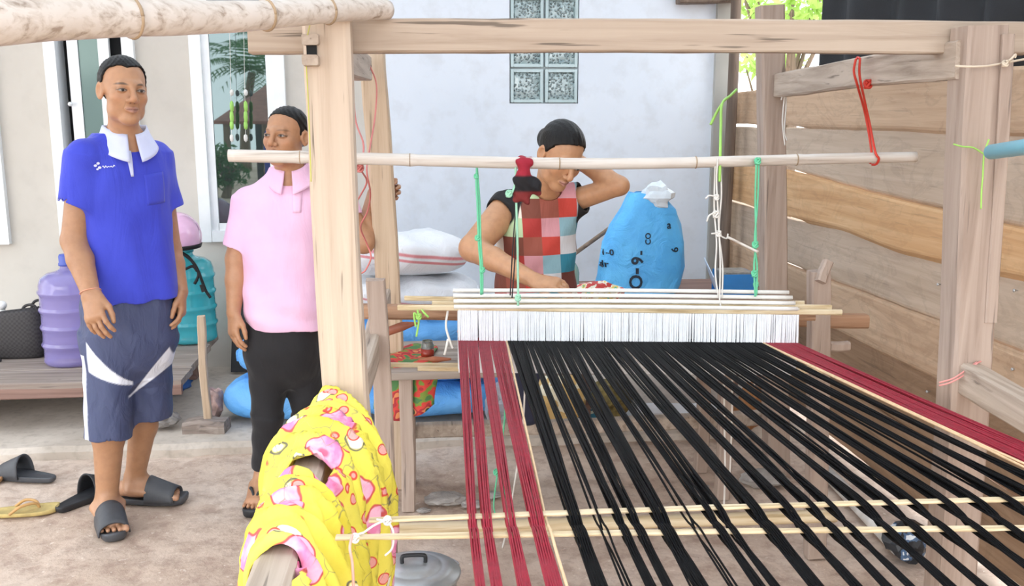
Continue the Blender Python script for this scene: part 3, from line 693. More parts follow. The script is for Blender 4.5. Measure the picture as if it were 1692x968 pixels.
def head_col(V, c, R, base, s=1.0, wide=1.0, brow=.8, lip=(.52, .25, .22), smile=0.0, age=.5):
    """skin colour with brows, eyes and lips; linear rgb per vertex"""
    L = (V-np.asarray(c))@R/s; x, y, z = L[:, 0]/wide, L[:, 1], L[:, 2]; col = np.tile(np.asarray(base, float), (len(V), 1)); ax = np.abs(x); fr = (y < -.035) & (np.abs(z) < .13) & (ax < .09)
    def blend(m, c_, k): 
        m = (m*fr)[:, None]*k; col[:] = col*(1-m)+np.asarray(c_)*m
    sm = lambda v, e=.15: np.clip((1-v)/e, 0, 1)
    blend(sm(np.hypot((ax-.045)/.028, (z+.022)/.024), .9), np.asarray(base)*A(1.06, .90, .86), .5)
    blend(sm(np.hypot(x/.020, (z+.026)/.020), .8), np.asarray(base)*A(1.05, .90, .86), .4)
    e = np.hypot((ax-.0315)/.0155, (z-.004)/(.0050)); blend(sm(np.hypot((ax-.0315)/.022, (z-.006)/.013), .5), np.asarray(base)*.62, .55)
    blend(sm(e, .25), (.34, .30, .27), 1.0); blend(sm(np.hypot((ax-.0315)/.0060, (z-.0045)/.0062), .3), (.012, .008, .006), 1.0)
    lid = np.abs(z-(.0085-((ax-.0315)/.0155)**2*.0045))/.0022; blend(sm(lid, .5)*(np.abs(ax-.0315) < .0165), (.03, .018, .013), .95)
    low = np.abs(z-(-.0020+((ax-.0315)/.0155)**2*.004))/.0011; blend(sm(low, .6)*(np.abs(ax-.0315) < .0145), np.asarray(base)*.45, .6)
    bz = .0255-((ax-.032)/.024)**2*.006; blend(sm(np.hypot((ax-.032)/.0225, (z-bz)/.0048), .45), (.022, .016, .012), brow)
    zz = z+.0592-smile*ax*ax*12
    blend(sm(np.hypot(x/.0235, zz/.0105), .35), lip, .75); blend(sm(np.abs(zz)/.0015, .5)*(ax < .0225), (.09, .03, .028), .85)
    nl = np.abs(ax-(.0190+.30*np.clip(-.030-z, 0, .03)))/.0020; blend(sm(nl, .7)*(z < -.030)*(z > -.058), np.asarray(base)*.55, .5*age)
    for g in (-1, 1): blend(sm(np.hypot((x-g*.0068)/.0036, (z+.0385)/.0024), .5), np.asarray(base)*.22, .8)
    return col
def hand_prims(f, wrist, fdir, nrml, thumb, curl=.35, s=1.0, spread=.06, fc=None):
    """palm and five separate bent fingers; fdir points along the fingers, nrml out of the back of the hand, thumb is the side the thumb leaves from"""
    w = np.asarray(wrist, float); d = nrm(fdir); n = nrm(np.asarray(nrml, float)-d*(np.asarray(nrml)@d)); t = nrm(np.asarray(thumb, float)-d*(np.asarray(thumb)@d)); t = nrm(t-n*(t@n))
    pc = w+d*.045*s; f.put(cone(w+d*.005*s, w+d*.080*s, .020*s, .0185*s, t, 1.95), .012)
    f.put(cone(w+d*.030*s+t*.022*s-n*.006*s, w+d*.055*s+t*.026*s-n*.008*s, .014*s, .012*s), .01)
    lens = [.066, .076, .071, .055]; tips = []
    for i in range(4):
        o = (1.5-i)*.0205*s; base = w+d*(.082-.004*abs(i-1)-.004*(i == 3))*s+t*o; dd = nrm(d+t*(1.5-i)*spread); p = base; ang = 0; L = lens[i]*s
        cu = curl if fc is None else fc[i]
        for j, fr in enumerate((.44, .31, .25)):
            ang += cu*(.7, 1.0, .7)[j]; v = dd*math.cos(ang)-n*math.sin(ang); q = p+v*L*fr*1.08
            r = (.0090, .0083, .0076, .0068)[j]*s; r2 = (.0083, .0076, .0066)[j]*s; f.put(cone(p, q, r*(.92 if i == 3 else 1), r2*(.92 if i == 3 else 1)), .0035 if j else .006); p = q
        tips.append(p)
    b = w+d*.022*s+t*.030*s-n*.004*s; p1 = b+nrm(d*1.0+t*.42-n*.45)*.040*s; p2 = p1+nrm(d*1.0+t*.05-n*.30)*.028*s; p3 = p2+nrm(d*1.0-t*.12-n*.25)*.024*s
    f.put(cone(b, p1, .0135*s, .0105*s), .008); f.put(cone(p1, p2, .0102*s, .0092*s), .004); f.put(cone(p2, p3, .0092*s, .0075*s), .004)
    return tips
def foot_prims(f, ankle, toe_dir, s=1.0, z=.02, big=1):
    """bare foot on a sole of height z"""
    a = np.asarray(ankle, float); d = nrm(A(toe_dir[0], toe_dir[1], 0)); r = A(d[1], -d[0], 0); g = A(a[0], a[1], z)
    heel = g-d*.045*s+A(0, 0, .032*s); ball_ = g+d*.125*s+A(0, 0, .022*s)
    f.put(cone(heel, g+d*.02*s+A(0, 0, .034*s), .030*s, .031*s), .015); f.put(cone(g+d*.0*s+A(0, 0, .040*s), ball_, .033*s, .020*s, r, 1.9), .02)
    f.put(cone(a, g+d*.02*s+A(0, 0, .045*s), .033*s, .034*s), .02); f.put(cone(a+A(0, 0, .02), ball_-d*.03*s+A(0, 0, .012*s), .030*s, .016*s), .02)
    for i in range(5):
        o = big*(1.9-i*.95)*.020*s; L = (.058, .056, .050, .044, .036)[i]*s; rr = (.0125, .0092, .0088, .0084, .0082)[i]*s
        p = ball_+r*o-d*.012*s-A(0, 0, .006*s); f.put(cone(p, p+d*L-A(0, 0, .006*s), rr, rr*.9), .004)
    return g, d, r
def m_skin(name, rough=.45):
    t = NT(name); at = t.n('ShaderNodeAttribute'); at.attribute_name = 'col'
    nz = t.noise(38, None, 4); c = t.mix(t.ramp(nz, [(.35, .16), (.6, 0.)]), at.outputs['Color'], '6a4030'); t.bump(t.noise(240, None, 2), .08, .002)
    m = t.fin(c, rough); t.b.inputs['Subsurface Weight'].default_value = .12; t.b.inputs['Subsurface Radius'].default_value = (.012, .005, .003); t.b.inputs['Subsurface Scale'].default_value = 1.0
    return m
def m_cloth(name, c, c2=None, weave=420, rough=.8, fold=.5):
    t = NT(name); f = t.noise(7, None, 4); col = t.mix(t.ramp(f, [(.35, 0.), (.65, 1.)]), c2 or c, c)
    fo = t.noise(1.0, t.mapping((16, 16, 5)), 3, .5, .8); h = t.math('ADD', t.math('MULTIPLY', fo, 1.0), t.math('MULTIPLY', t.noise(weave, None, 1), .03)); t.bump(h, fold, .022)
    return t.fin(col, rough, Sheen_Weight=.15)
def m_hair(name, c='080606'):
    t = NT(name); g = t.noise(1.0, t.mapping((150, 150, 18)), 4, .6); col = t.ramp(g, [(.3, c), (.7, '15110f')]); t.bump(g, .6, .004); return t.fin(col, .45, Specular_IOR_Level=.3)
M_SKIN = m_skin('skin'); M_HAIR = m_hair('dark_hair')
from mathutils.bvhtree import BVHTree
def sdf_obj(name, f, mat, parent, colfn=None):
    V, Q = f.mesh(); o = mesh_obj(name, V, Q, mat, parent, True, None if colfn is None else colfn(V)); return o, V, Q
def field_for(pts, step, pad=.10, fx=(), fy=(), fz=()):
    pts = np.array(pts); lo = pts.min(0)-pad; hi = pts.max(0)+pad; lo[2] = max(lo[2], -.01)
    return Field(axis_pts(lo[0], hi[0], step, fx), axis_pts(lo[1], hi[1], step, fy), axis_pts(lo[2], hi[2], step, fz))
def arm_frame(a, b):
    d, r, u = frame_from(np.asarray(b)-np.asarray(a), (0, -1, .2)); return np.stack([r, u, d], 1)
def limb_cloth(f, a, b, r0, r1, k=.02, wall=.010, deep=.07, flat=1.0, ext=.0):
    """sleeve or trouser leg with a flat, open hem at b"""
    a = np.asarray(a, float); b = np.asarray(b, float); R = arm_frame(a, b); L = float(np.linalg.norm(b-a))
    f.put(loft([(-ext, 0, 0, r0, r0*flat), (L*.5, 0, 0, (r0+r1)/2*1.01, (r0+r1)/2*flat*1.01), (L, 0, 0, r1, r1*flat)], R, a, 2.1), k)
    return loft([(L-deep, 0, 0, r1-wall*2, r1*flat-wall*2), (L-deep*.4, 0, 0, r1-wall, r1*flat-wall), (L+.03, 0, 0, r1-wall, r1*flat-wall)], R, a, 2.1)
def local(V, c, R): return (V-np.asarray(c))@R
def loc_fn(c, R, g):
    c = np.asarray(c); return lambda x, y, z: g(*[((x-c[0])*R[0, i]+(y-c[1])*R[1, i]+(z-c[2])*R[2, i]) for i in range(3)])
class Skinned:
    def __init__(s, V, Q): s.t = BVHTree.FromPolygons([tuple(v) for v in V], [tuple(q) for q in Q.tolist()])
    def hit(s, p, d, off=.002):
        d = Vector(nrm(d)); h, n, i, _ = s.t.ray_cast(Vector(p)-d*.0, d)
        return None if h is None else np.array(h)-np.array(d)*off
def patch(name, skin, corners, d, mat, parent, nu=8, nv=8, off=.002, thick=.0015):
    """flat trim laid on a surface: the four corners are cast along d onto the skin"""
    c = [np.asarray(q, float) for q in corners]; V = []; ok = True
    for i in range(nu):
        for j in range(nv):
            u, v = i/(nu-1), j/(nv-1); p = (c[0]*(1-u)+c[1]*u)*(1-v)+(c[3]*(1-u)+c[2]*u)*v; h = skin.hit(p, d, off); V.append(h if h is not None else p)
    Fc = [(i*nv+j, (i+1)*nv+j, (i+1)*nv+j+1, i*nv+j+1) for i in range(nu-1) for j in range(nv-1)]
    o = mesh_obj(name, V, Fc, mat, parent, True); m = o.modifiers.new('thick', 'SOLIDIFY'); m.thickness = thick; m.offset = 0; return o
def collar(parent, c, R, rx, ry, z0, drop, spread, mat, gap=.28, tip=.035, cy=0):
    """turned-down polo collar around the neck, open at the front"""
    c = np.asarray(c, float)
    def f(u, v):
        a = -math.pi/2+gap+(2*math.pi-2*gap)*u; front = max(0, -math.sin(a)); e = max(0, 1-min(u, 1-u)/.16)
        rad = 1+spread*v; x = math.cos(a)*rx*rad*(1-.10*front*(1-v)); y = math.sin(a)*ry*rad+cy; z = z0-drop*v*(1+.2*front)-tip*e*v-.030*front*(1-.2*v)+.010*math.exp(-(v/.25)**2)
        return c+R@A(x, y, z)
    V, Fc = grid_surf(f, 60, 8); o = mesh_obj('collar', V, Fc, mat, parent, True); m = o.modifiers.new('thick', 'SOLIDIFY'); m.thickness = .004; return o
def sole_outline(n=28):
    pts = []
    for i in range(n):
        a = 2*math.pi*i/n; t = -math.cos(a); w = math.sin(a)          # t -1 heel .. 1 toe
        L = .050+.142*t; hw = .0405+.0105*math.sin(min(1, max(-1, t))*1.35)
        pts.append((L, np.sign(w)*abs(w)**.55*hw))
    return pts
M_RUB = plain('dark_grey_rubber', '4b4d52', .55, .12, 30, .15); M_RUBB = plain('black_rubber', '2b2c30', .55, .15, 30, .1)
def slide_sandal(name, g, d, s, mat, parent=None, label=None, cat=None, group=None, tilt=0, strap=(.050, .158), hgt=.098, shift=.0, thong=False, strapmat=None, th=.024):
    """open slipper: shaped sole with a raised rim and a broad band (or a toe thong)"""
    g = np.asarray(g, float); d = nrm(A(d[0], d[1], 0)); r = A(d[1], -d[0], 0); r0 = empty(name, g, label, cat, group) if parent is None else empty(name, g)
    if parent is not None: adopt(r0, parent)
    ol = sole_outline(); L = []
    for z, k in ((0, .94), (th*.3, 1.0), (th*.8, 1.02), (th, 1.0), (th*.86, .93)):
        L.append(np.array([g+d*((x-.045)*k+.045+shift)*s+r*y*k*s+A(0, 0, z*(1+.35*max(0, (x-.12)/.06)**2)) for x, y in ol]))
    V, Fc = rings(L, None); mesh_obj('sole', V, Fc, mat, r0, True)
    sm = strapmat or mat
    if thong:
        for sg in (-1, 1):
            mb = MB(); mb.add(*tube([g+d*.125*s+A(0, 0, th), g+d*.112*s+r*sg*.010*s+A(0, 0, th+(.022 if parent is None else .044)), g+d*.07*s+r*sg*.032*s+A(0, 0, th+(.022 if parent is None else .048)), g+d*.03*s+r*sg*.040*s+A(0, 0, th*.8)], [.004, .005, .006, .005], 8)); mb.build('strap', sm, r0, True)
    else:
        def f(u, v):
            a = math.pi*u; x = strap[0]+(strap[1]-strap[0])*v; hh = hgt*(1-.46*v); w = .0525-.001*v
            lean = .010*math.sin(a)*(1-v)
            return g+d*(x+lean+shift)*s+r*math.cos(a)*w*s+A(0, 0, th*.55+(hh-.006)*math.sin(a)**.75)
        V, Fc = grid_surf(f, 22, 8); o = mesh_obj('band', V, Fc, sm, r0, True); m = o.modifiers.new('thick', 'SOLIDIFY'); m.thickness = .006*s; m.offset = 1
    return r0
# ------------------------------------------------------------------ the man in the blue polo shirt
def man():
    base = Zp(205, 855, 0); root = empty('person', base, 'man in a blue polo shirt and navy shorts standing with arms at his sides', 'person')
    hc = P(205, 151, 3.29); HR_ = rot(34, 2, 3); hs = .965
    sR, eR, wR = P(139, 257, 3.27), P(123, 398, 3.25), P(151, 487, 3.14); sL, eL, wL = P(258, 257, 3.45), P(281, 412, 3.47), P(299, 482, 3.41)
    aR = P(178, 836, 3.315); aR[2] = .085; aL = P(222, 792, 3.49); aL[2] = .085; kR, kL = P(178, 665, 3.305), P(242, 655, 3.45); hipR, hipL = P(184, 530, 3.32), P(243, 530, 3.40)
    tR = nrm(Zp(194, 896, .02)-A(aR[0], aR[1], .02)); tL = nrm(A(.98, -.12, 0))
    fR, fL = P(162, 560, 3.06), P(300, 545, 3.36)
    pts = [hc, sR, eR, sL, eL, fR, fL, aR+tR*.16, aL+tL*.17, aR, aL]
    f = field_for(pts, .0045, .11, [(hc[0]-.10, hc[0]+.10, .0024), (wR[0]-.06, wR[0]+.07, .0032)], [(hc[1]-.13, hc[1]+.02, .0024)], [(hc[2]-.125, hc[2]+.05, .0024), (fR[2]-.05, wR[2]+.01, .0032)])
    head_prims(f, hc, HR_, hs, .98, 1.03)
    f.put(cone(hc+HR_@A(0, .020, -.06), P(207, 240, 3.36), .047, .050), .02)
    f.put(cone(P(206, 250, 3.365), P(212, 500, 3.36), .080, .085, rot(33)[:, 0], 1.3), .04)
    f.put(cone(P(206, 256, 3.37), sR, .034, .038), .015); f.put(cone(P(206, 256, 3.37), sL, .034, .038), .015)
    f.put(cone(sR, eR, .046, .043), .015); f.put(cone(eR, eR+(wR-eR)*.35, .043, .041), .012); f.put(cone(eR+(wR-eR)*.35, wR, .041, .027, (1, -.4, 0), 1.1), .012)
    f.put(cone(sL, eL, .043, .039), .015); f.put(cone(eL, eL+(wL-eL)*.35, .039, .037), .012); f.put(cone(eL+(wL-eL)*.35, wL, .037, .025), .012)
    hand_prims(f, wR, fR-wR, (-.35, -1, .1), (1, -.2, 0), .42, 1.0); hand_prims(f, wL, fL-wL, (1, .25, 0), (-.35, -1, 0), .40, .93)
    for hp_, k_, a_, r1, r2 in ((hipR, kR, aR, .054, .036), (hipL, kL, aL, .050, .034)):
        f.put(cone(hp_, k_, .070, .056), .03); f.put(cone(k_, k_+(a_-k_)*.35+A(0, .012, 0), r1*.95, r1), .02); f.put(cone(k_+(a_-k_)*.35+A(0, .012, 0), a_, r1, r2), .02)
    foot_prims(f, aR, tR, 1.0, .022, big=-1); foot_prims(f, aL, tL, 1.0, .022, big=1)
    skin = np.array(lin('b58765'))
    def colf(V):
        c = head_col(V, hc, HR_, skin, hs, .98, .8, (.36, .18, .15), .35, 1.0)
        arm = (V[:, 2] < hc[2]-.20*1); c[arm] = c[arm]*.90
        ft = np.clip((.10-V[:, 2])/.05, 0, 1)[:, None]; c = c*(1-ft*.35)+np.array(lin('d0a285'))*ft*.35; return c
    sdf_obj('body', f, M_SKIN, root, colf)
    # hair: receding, short
    h = Field(axis_pts(hc[0]-.12, hc[0]+.12, .0028), axis_pts(hc[1]-.13, hc[1]+.14, .0028), axis_pts(hc[2]-.09, hc[2]+.14, .0028))
    h.put(ell(hc+HR_@(A(0, .020, .036)*hs), A(.0785, .097, .087)*hs, HR_), .01)
    def hl(x, y, z):
        fr = -.043+(.094-z)*1.05-.030*np.exp(-(x/.030)**2)*(z > .05); sd = -.006+(.05-z)*.35; line = np.where(z > .058, np.maximum(fr, -.07), np.maximum(sd, -.2)); low = np.where(y < .030, .004-z, -.060-z)
        return np.maximum(line-y, low)+.0035*np.sin(x*190)*np.cos(z*170)
    h.cut(loc_fn(hc, HR_, hl)); h.warp_by(lambda x, y, z: .0012*np.sin(x*420+y*160)*np.sin(z*380)); sdf_obj('hair', h, M_HAIR, root)
    # polo shirt
    R = rot(33); org = P(209, 400, 3.365); org[2] = 0; zz = lambda py: P(207, py, 3.34)[2]
    s = field_for([P(95, 345, 3.2), P(295, 345, 3.5), P(140, 500, 3.2), P(200, 200, 3.4)], .0042, .06)
    s.put(loft([(zz(494), .004, 0, .163, .128), (zz(450), .004, 0, .158, .122), (zz(400), .002, 0, .154, .118), (zz(345), -.002, 0, .158, .113), (zz(290), -.004, 0, .160, .106), (zz(255), -.004, 0, .150, .094), (zz(238), -.003, .004, .120, .080), (zz(226), 0, .006, .092, .072), (zz(220), 0, .008, .080, .068)], R, org, 2.5), .02)
    inner = []
    for S_, E_, r0, r1, t in ((sR, eR, .058, .058, P(124, 339, 3.255)), (sL, eL, .053, .050, P(279, 341, 3.465))):
        s.put(ball(S_, r0*.97), .03); inner.append(limb_cloth(s, S_, t, r0, r1, .025, .010, .035))
    for q in inner: s.put(q, .004, 's')
    s.put(cone(P(206, 200, 3.345), P(207, 226, 3.36), .056, .056), .006, 's'); s.put(cone(P(212, 222, 3.30), P(219, 254, 3.27), .036, .008), .006, 's')
    # folds: soft vertical ripples that grow to the hem, and a few pulls from the armpit
    def rip(x, y, z):
        u = (x-org[0])*R[0, 0]+(y-org[1])*R[1, 0]; t = np.clip((zz(280)-z)/.45, 0, 1)
        return .0045*t*np.sin(u*58+z*5+1.0)+.0028*np.sin(u*34-z*30)*np.clip((zz(250)-z)/.1, 0, 1)*np.clip((z-zz(420))/.2, 0, 1)
    s.warp_by(rip); hemcut = zz(494); s.cut(lambda x, y, z: (hemcut-.003+.05*(x-org[0])*.35)-z+0*y)
    M_BLUE = m_cloth('royal_blue_jersey', '3a46c4', '333ebb', fold=.35); so, V, Q = sdf_obj('polo_shirt', s, M_BLUE, root); sk = Skinned(V, Q)
    M_COL = m_cloth('pale_lilac_rib', 'd5dbf3', 'c6cdec', fold=.1)
    nc = P(208, 232, 3.355); collar(root, nc, R, .068, .067, .040, .058, .48, M_COL, .20, .018)
    fwd = R@A(0, 1, 0); fp = lambda lx, z: org+R@A(lx, -.4, 0)+A(0, 0, z)
    patch('placket', sk, [fp(-.012, zz(236)), fp(.012, zz(236)), fp(.010, zz(290)), fp(.001, zz(290))], fwd, M_COL, so, 4, 12)
    patch('pocket', sk, [fp(.045, zz(288)), fp(.115, zz(284)), fp(.115, zz(335)), fp(.045, zz(338))], fwd, m_cloth('blue_pocket', '3641bc', fold=.2), so, 10, 10, .0015)
    # small white embroidered emblem with a line of script beside it
    M_EMB = plain('white_embroidery', 'e4e8ff', .7, .03); ez = zz(271); ex = -.098
    for k, (dx, dz, r_) in enumerate([(0, .008, .0055), (-.009, .001, .0055), (.004, -.006, .0055), (-.003, -.011, .004)]):
        pts_ = [(ex+dx+r_*math.cos(a), ez+dz+r_*.8*math.sin(a)) for a in np.linspace(0, 6.283, 11)[:-1]]; Vv = [sk.hit(fp(a_, b_), fwd, .0025) for a_, b_ in pts_]
        if all(v is not None for v in Vv): mesh_obj('emblem', Vv, [tuple(range(10))], M_EMB, so)
    scr = [(ex+.013+.0019*i, ez-.004+.0026*math.sin(i*1.5)*(1.3 if i < 7 else .55+.4*math.sin(i))+(.004 if i > 17 else 0)) for i in range(21)]
    Vv = [sk.hit(fp(a_, b_), fwd, .0025) for a_, b_ in scr]; mb = MB(); mb.add(*tube([v for v in Vv if v is not None], .0013, 5, 70)); mb.build('script', M_EMB, so)
    # shorts
    p = field_for([P(135, 480, 3.2), P(295, 480, 3.5), P(140, 725, 3.2), P(285, 690, 3.5)], .0042, .07)
    o2 = P(213, 520, 3.36); o2[2] = 0
    p.put(loft([(zz(625), 0, 0, .06, .05), (zz(605), 0, 0, .11, .09), (zz(585), 0, 0, .140, .11), (zz(560), 0, 0, .156, .122), (zz(520), 0, 0, .157, .122), (zz(478), 0, 0, .150, .115)], R, o2, 2.5), .02)
    i1 = limb_cloth(p, P(181, 560, 3.32), P(178, 722, 3.285), .082, .077, .05, .011, .045, 1.05); i2 = limb_cloth(p, P(247, 560, 3.42), P(248, 685, 3.44), .080, .076, .05, .011, .045, 1.05)
    p.put(i1, .004, 's'); p.put(i2, .004, 's')
    p.warp_by(lambda x, y, z: .0032*np.sin((x*1.2+z*.5)*62+1)*np.sin(z*22+x*14))
    navy = np.array(lin('414a6c')); wht = np.array(lin('e9eefb'))
    g = lambda px, py: (P(px, py, 3.24)[0], P(px, py, 3.24)[2]); g2 = lambda px, py: (P(px, py, 3.40)[0], P(px, py, 3.40)[2])
    def colp(V):
        c = np.tile(navy, (len(V), 1)); x, z = V[:, 0], V[:, 2]; front = (V-o2)@R[:, 1] < .04
        def band(a1, b1, a2, b2):
            za = a1[1]+(x-a1[0])*(b1[1]-a1[1])/(b1[0]-a1[0]); zb = a2[1]+(x-a2[0])*(b2[1]-a2[1])/(b2[0]-a2[0]); lo_, hi_ = min(a1[0], b1[0]), max(a1[0], b1[0]); return np.clip(np.minimum(np.minimum(za-z, z-zb), np.minimum(x-lo_, hi_-x))/.004+.5, 0, 1)
        m = np.maximum(band(g(143, 564), g(212, 636), g(143, 612), g(212, 642)), band(g2(288, 566), g2(230, 638), g2(288, 598), g2(230, 641)))*front
        lx = (V-o2)@R[:, 0]; xa = P(146, 660, 3.28)[0]-.002; m = np.maximum(m, np.clip((.010-np.abs(x-xa-.004))/.004+.5, 0, 1)*(z < zz(575))*(V[:, 1] < 3.31))
        return c*(1-m[:, None])+wht*m[:, None]
    t = NT('navy_microfibre'); at = t.n('ShaderNodeAttribute'); at.attribute_name = 'col'; t.bump(t.noise(1.0, t.mapping((22, 22, 9)), 3, .5, .8), .5, .02); ms = t.fin(at.outputs['Color'], .6)
    sdf_obj('shorts', p, ms, root, colp)
    slide_sandal('sandal', A(aR[0], aR[1], 0), tR, 1.03, M_RUB, root); slide_sandal('sandal', A(aL[0], aL[1], 0), tL, 1.03, M_RUB, root)
    mb = MB(); ax = nrm(wR-eR); q = wR-ax*.012; _, r1, u1 = frame_from(ax); mb.add(*tube([q+.031*(r1*math.cos(a)*1.06+u1*math.sin(a))+ax*.006*math.sin(a) for a in np.linspace(0, 6.283, 17)], .0016, 6, 50)); mb.build('wrist_string', plain('orange_string', 'e8a488', .7, .1), root, True)
man()
# ------------------------------------------------------------------ the woman in the pink polo shirt
def woman_pink():
    base = Zp(470, 835, 0); root = empty('person', base, 'woman in a pale pink polo shirt and black trousers behind the loom post', 'person')
    Y = 3.46; hc = P(472, 226, 3.42); HR_ = rot(-24, -2, 2); hs = .905
    sR, eR, wR = P(409, 332, 3.45), P(392, 428, 3.46), P(386, 515, 3.42); fR = P(386, 580, 3.38)
    sL, eL, wL = P(562, 322, 3.53), P(601, 402, 3.50), P(617, 322, 3.635); fL = wL+A(.085, .0, .045)
    aR, aL = P(436, 800, 3.47), P(505, 790, 3.52); aR[2] = aL[2] = .085; kR, kL = P(440, 690, 3.45), P(508, 690, 3.50); hR_, hL_ = P(438, 565, 3.46), P(503, 565, 3.50)
    tR = nrm(A(-.12, -1, 0)); tL = nrm(A(.2, -1, 0))
    f = field_for([hc, sR, eR, fR, sL, eL, fL, aR+tR*.15, aL+tL*.15, aR, aL], .0045, .10, [(hc[0]-.09, hc[0]+.08, .0024), (wR[0]-.05, wR[0]+.05, .0032)], [(hc[1]-.12, hc[1]+.0, .0024)], [(hc[2]-.11, hc[2]+.05, .0024), (fR[2]-.04, wR[2], .0032)])
    head_prims(f, hc, HR_, hs, 1.02, 1.05)
    f.put(cone(hc+HR_@A(0, .02, -.06), P(480, 305, 3.47), .045, .055), .03); f.put(cone(P(480, 310, 3.48), P(470, 540, 3.48), .075, .085, (1, .1, 0), 1.35), .04)
    f.put(cone(P(480, 312, 3.48), sR, .04, .04), .03); f.put(cone(P(480, 312, 3.48), sL, .04, .04), .03)
    f.put(cone(sR, eR, .044, .042), .015); f.put(cone(eR, eR+(wR-eR)*.4, .041, .037), .012); f.put(cone(eR+(wR-eR)*.4, wR, .037, .025), .012)
    f.put(cone(sL, eL, .043, .038), .015); f.put(cone(eL, eL+(wL-eL)*.4, .038, .036), .012); f.put(cone(eL+(wL-eL)*.4, wL, .036, .025), .012)
    hand_prims(f, wR, fR-wR, (-.8, -.5, .1), (.55, -.8, 0), .38, .93)
    hand_prims(f, wL, (1, .05, .25), (.0, 1, .1), (-.2, 0, 1), .30, .93, fc=[.95, .95, .95, 1.0])
    for h_, k_, a_ in ((hR_, kR, aR), (hL_, kL, aL)):
        f.put(cone(h_, k_, .065, .05), .03); f.put(cone(k_, a_, .046, .032), .02)
    foot_prims(f, aR, tR, .93, .022, big=-1); foot_prims(f, aL, tL, .93, .022, big=1)
    skin = np.array(lin('b78866'))
    sdf_obj('body', f, M_SKIN, root, lambda V: head_col(V, hc, HR_, skin, hs, 1.02, .45, (.36, .17, .15), -.1, .6))
    h = Field(axis_pts(hc[0]-.11, hc[0]+.11, .0028), axis_pts(hc[1]-.12, hc[1]+.14, .0028), axis_pts(hc[2]-.10, hc[2]+.13, .0028))
    h.put(ell(hc+HR_@(A(0, .020, .034)*hs), A(.0775, .097, .086)*hs, HR_), .01); h.put(ell(hc+HR_@(A(0, .105, .0)*hs), A(.04, .035, .04)*hs, HR_), .02)
    def hl(x, y, z):
        line = np.where(z > .055, -.054+(.084-z)*1.0+x*x*2, -.025+(.055-z)*.2+x*x*2); low = np.where(y < .03, -.004-z, -.065-z); return np.maximum(line-y, low)+0*x
    h.cut(loc_fn(hc, HR_, hl)); h.warp_by(lambda x, y, z: .0010*np.sin(x*400+z*250)); sdf_obj('hair', h, M_HAIR, root)
    R = rot(-4); org = P(468, 430, 3.48); org[2] = 0; zz = lambda py: P(468, py, 3.45)[2]
    s = field_for([P(370, 410, 3.3), P(600, 410, 3.6), P(400, 545, 3.3), P(480, 270, 3.5)], .0042, .05)
    s.put(loft([(zz(540), .002, 0, .150, .125), (zz(500), .003, -.004, .150, .128), (zz(450), .002, -.002, .148, .122), (zz(400), .002, -.006, .150, .122), (zz(360), .004, -.006, .156, .118), (zz(325), .010, 0, .150, .10), (zz(303), .018, .004, .105, .08), (zz(288), .024, .004, .072, .066), (zz(276), .026, .002, .058, .058)], R, org, 2.4), .02)
    inn = []
    for S_, t, r0, r1 in ((sR, P(391, 408, 3.455), .051, .050), (sL, P(578, 360, 3.51), .055, .050)): s.put(ball(S_, r0*.98), .03); inn.append(limb_cloth(s, S_, t, r0, r1, .025, .009, .035))
    for q in inn: s.put(q, .004, 's')
    s.put(cone(P(480, 262, 3.44), P(482, 292, 3.46), .050, .048), .006, 's'); s.put(cone(P(486, 284, 3.38), P(489, 315, 3.35), .036, .006), .006, 's')
    s.warp_by(lambda x, y, z: .0035*np.sin((z-zz(540))*70+x*18)*np.clip((zz(470)-z)/.12, 0, 1)+.0035*np.sin(x*34+z*26)*np.clip((zz(400)-z)/.15, 0, 1))
    PK = m_cloth('pale_pink_pique', 'f2c6e2', 'ebbcdb', 700, .85, .22); so, V, Q = sdf_obj('polo_shirt', s, PK, root); sk = Skinned(V, Q)
    nc = P(482, 296, 3.455); collar(root, nc, rot(-4), .056, .056, .050, .050, .55, PK, .24, .016)
    fwd = R@A(0, 1, 0); fp = lambda px, py: np.append((org+R@A(P(px, py, 3.35)[0]-org[0], -.4, 0))[:2], P(px, py, 3.35)[2])
    patch('placket', sk, [fp(483, 300), fp(500, 300), fp(500, 352), fp(487, 352)], fwd, PK, so, 4, 12, .003, .002)
    # black trousers
    p = field_for([P(400, 530, 3.3), P(545, 530, 3.6), P(425, 775, 3.4), P(520, 775, 3.6)], .0045, .07); o2 = P(469, 560, 3.48); o2[2] = 0
    p.put(loft([(zz(640), 0, 0, .05, .05), (zz(615), 0, 0, .11, .09), (zz(590), 0, 0, .136, .11), (zz(560), 0, 0, .142, .118), (zz(528), 0, 0, .138, .112)], R, o2, 2.4), .02)
    for a, b, c_, r0, r1, r2 in ((P(441, 580, 3.46), P(442, 690, 3.45), P(437, 772, 3.47), .074, .056, .047), (P(503, 580, 3.50), P(508, 690, 3.50), P(507, 770, 3.52), .074, .057, .047)):
        p.put(cone(a, b, r0, r1), .04); p.put(limb_prim(b, c_, r1, r2), .02)
    p.warp_by(lambda x, y, z: .002*np.sin(z*60+x*30)*np.sin(x*40))
    sdf_obj('trousers', p, m_cloth('black_twill', '1a191d', '141317', fold=.3), root)
    slide_sandal('sandal', A(aR[0], aR[1], 0), tR, .95, M_RUBB, root, thong=True); slide_sandal('sandal', A(aL[0], aL[1], 0), tL, .95, M_RUBB, root, thong=True)
def limb_prim(a, b, r0, r1):
    a = np.asarray(a, float); b = np.asarray(b, float); L = float(np.linalg.norm(b-a)); return loft([(-.01, 0, 0, r0, r0), (L*.5, 0, 0, (r0+r1)/2, (r0+r1)/2), (L, 0, 0, r1, r1)], arm_frame(a, b), a, 2.1)
woman_pink()
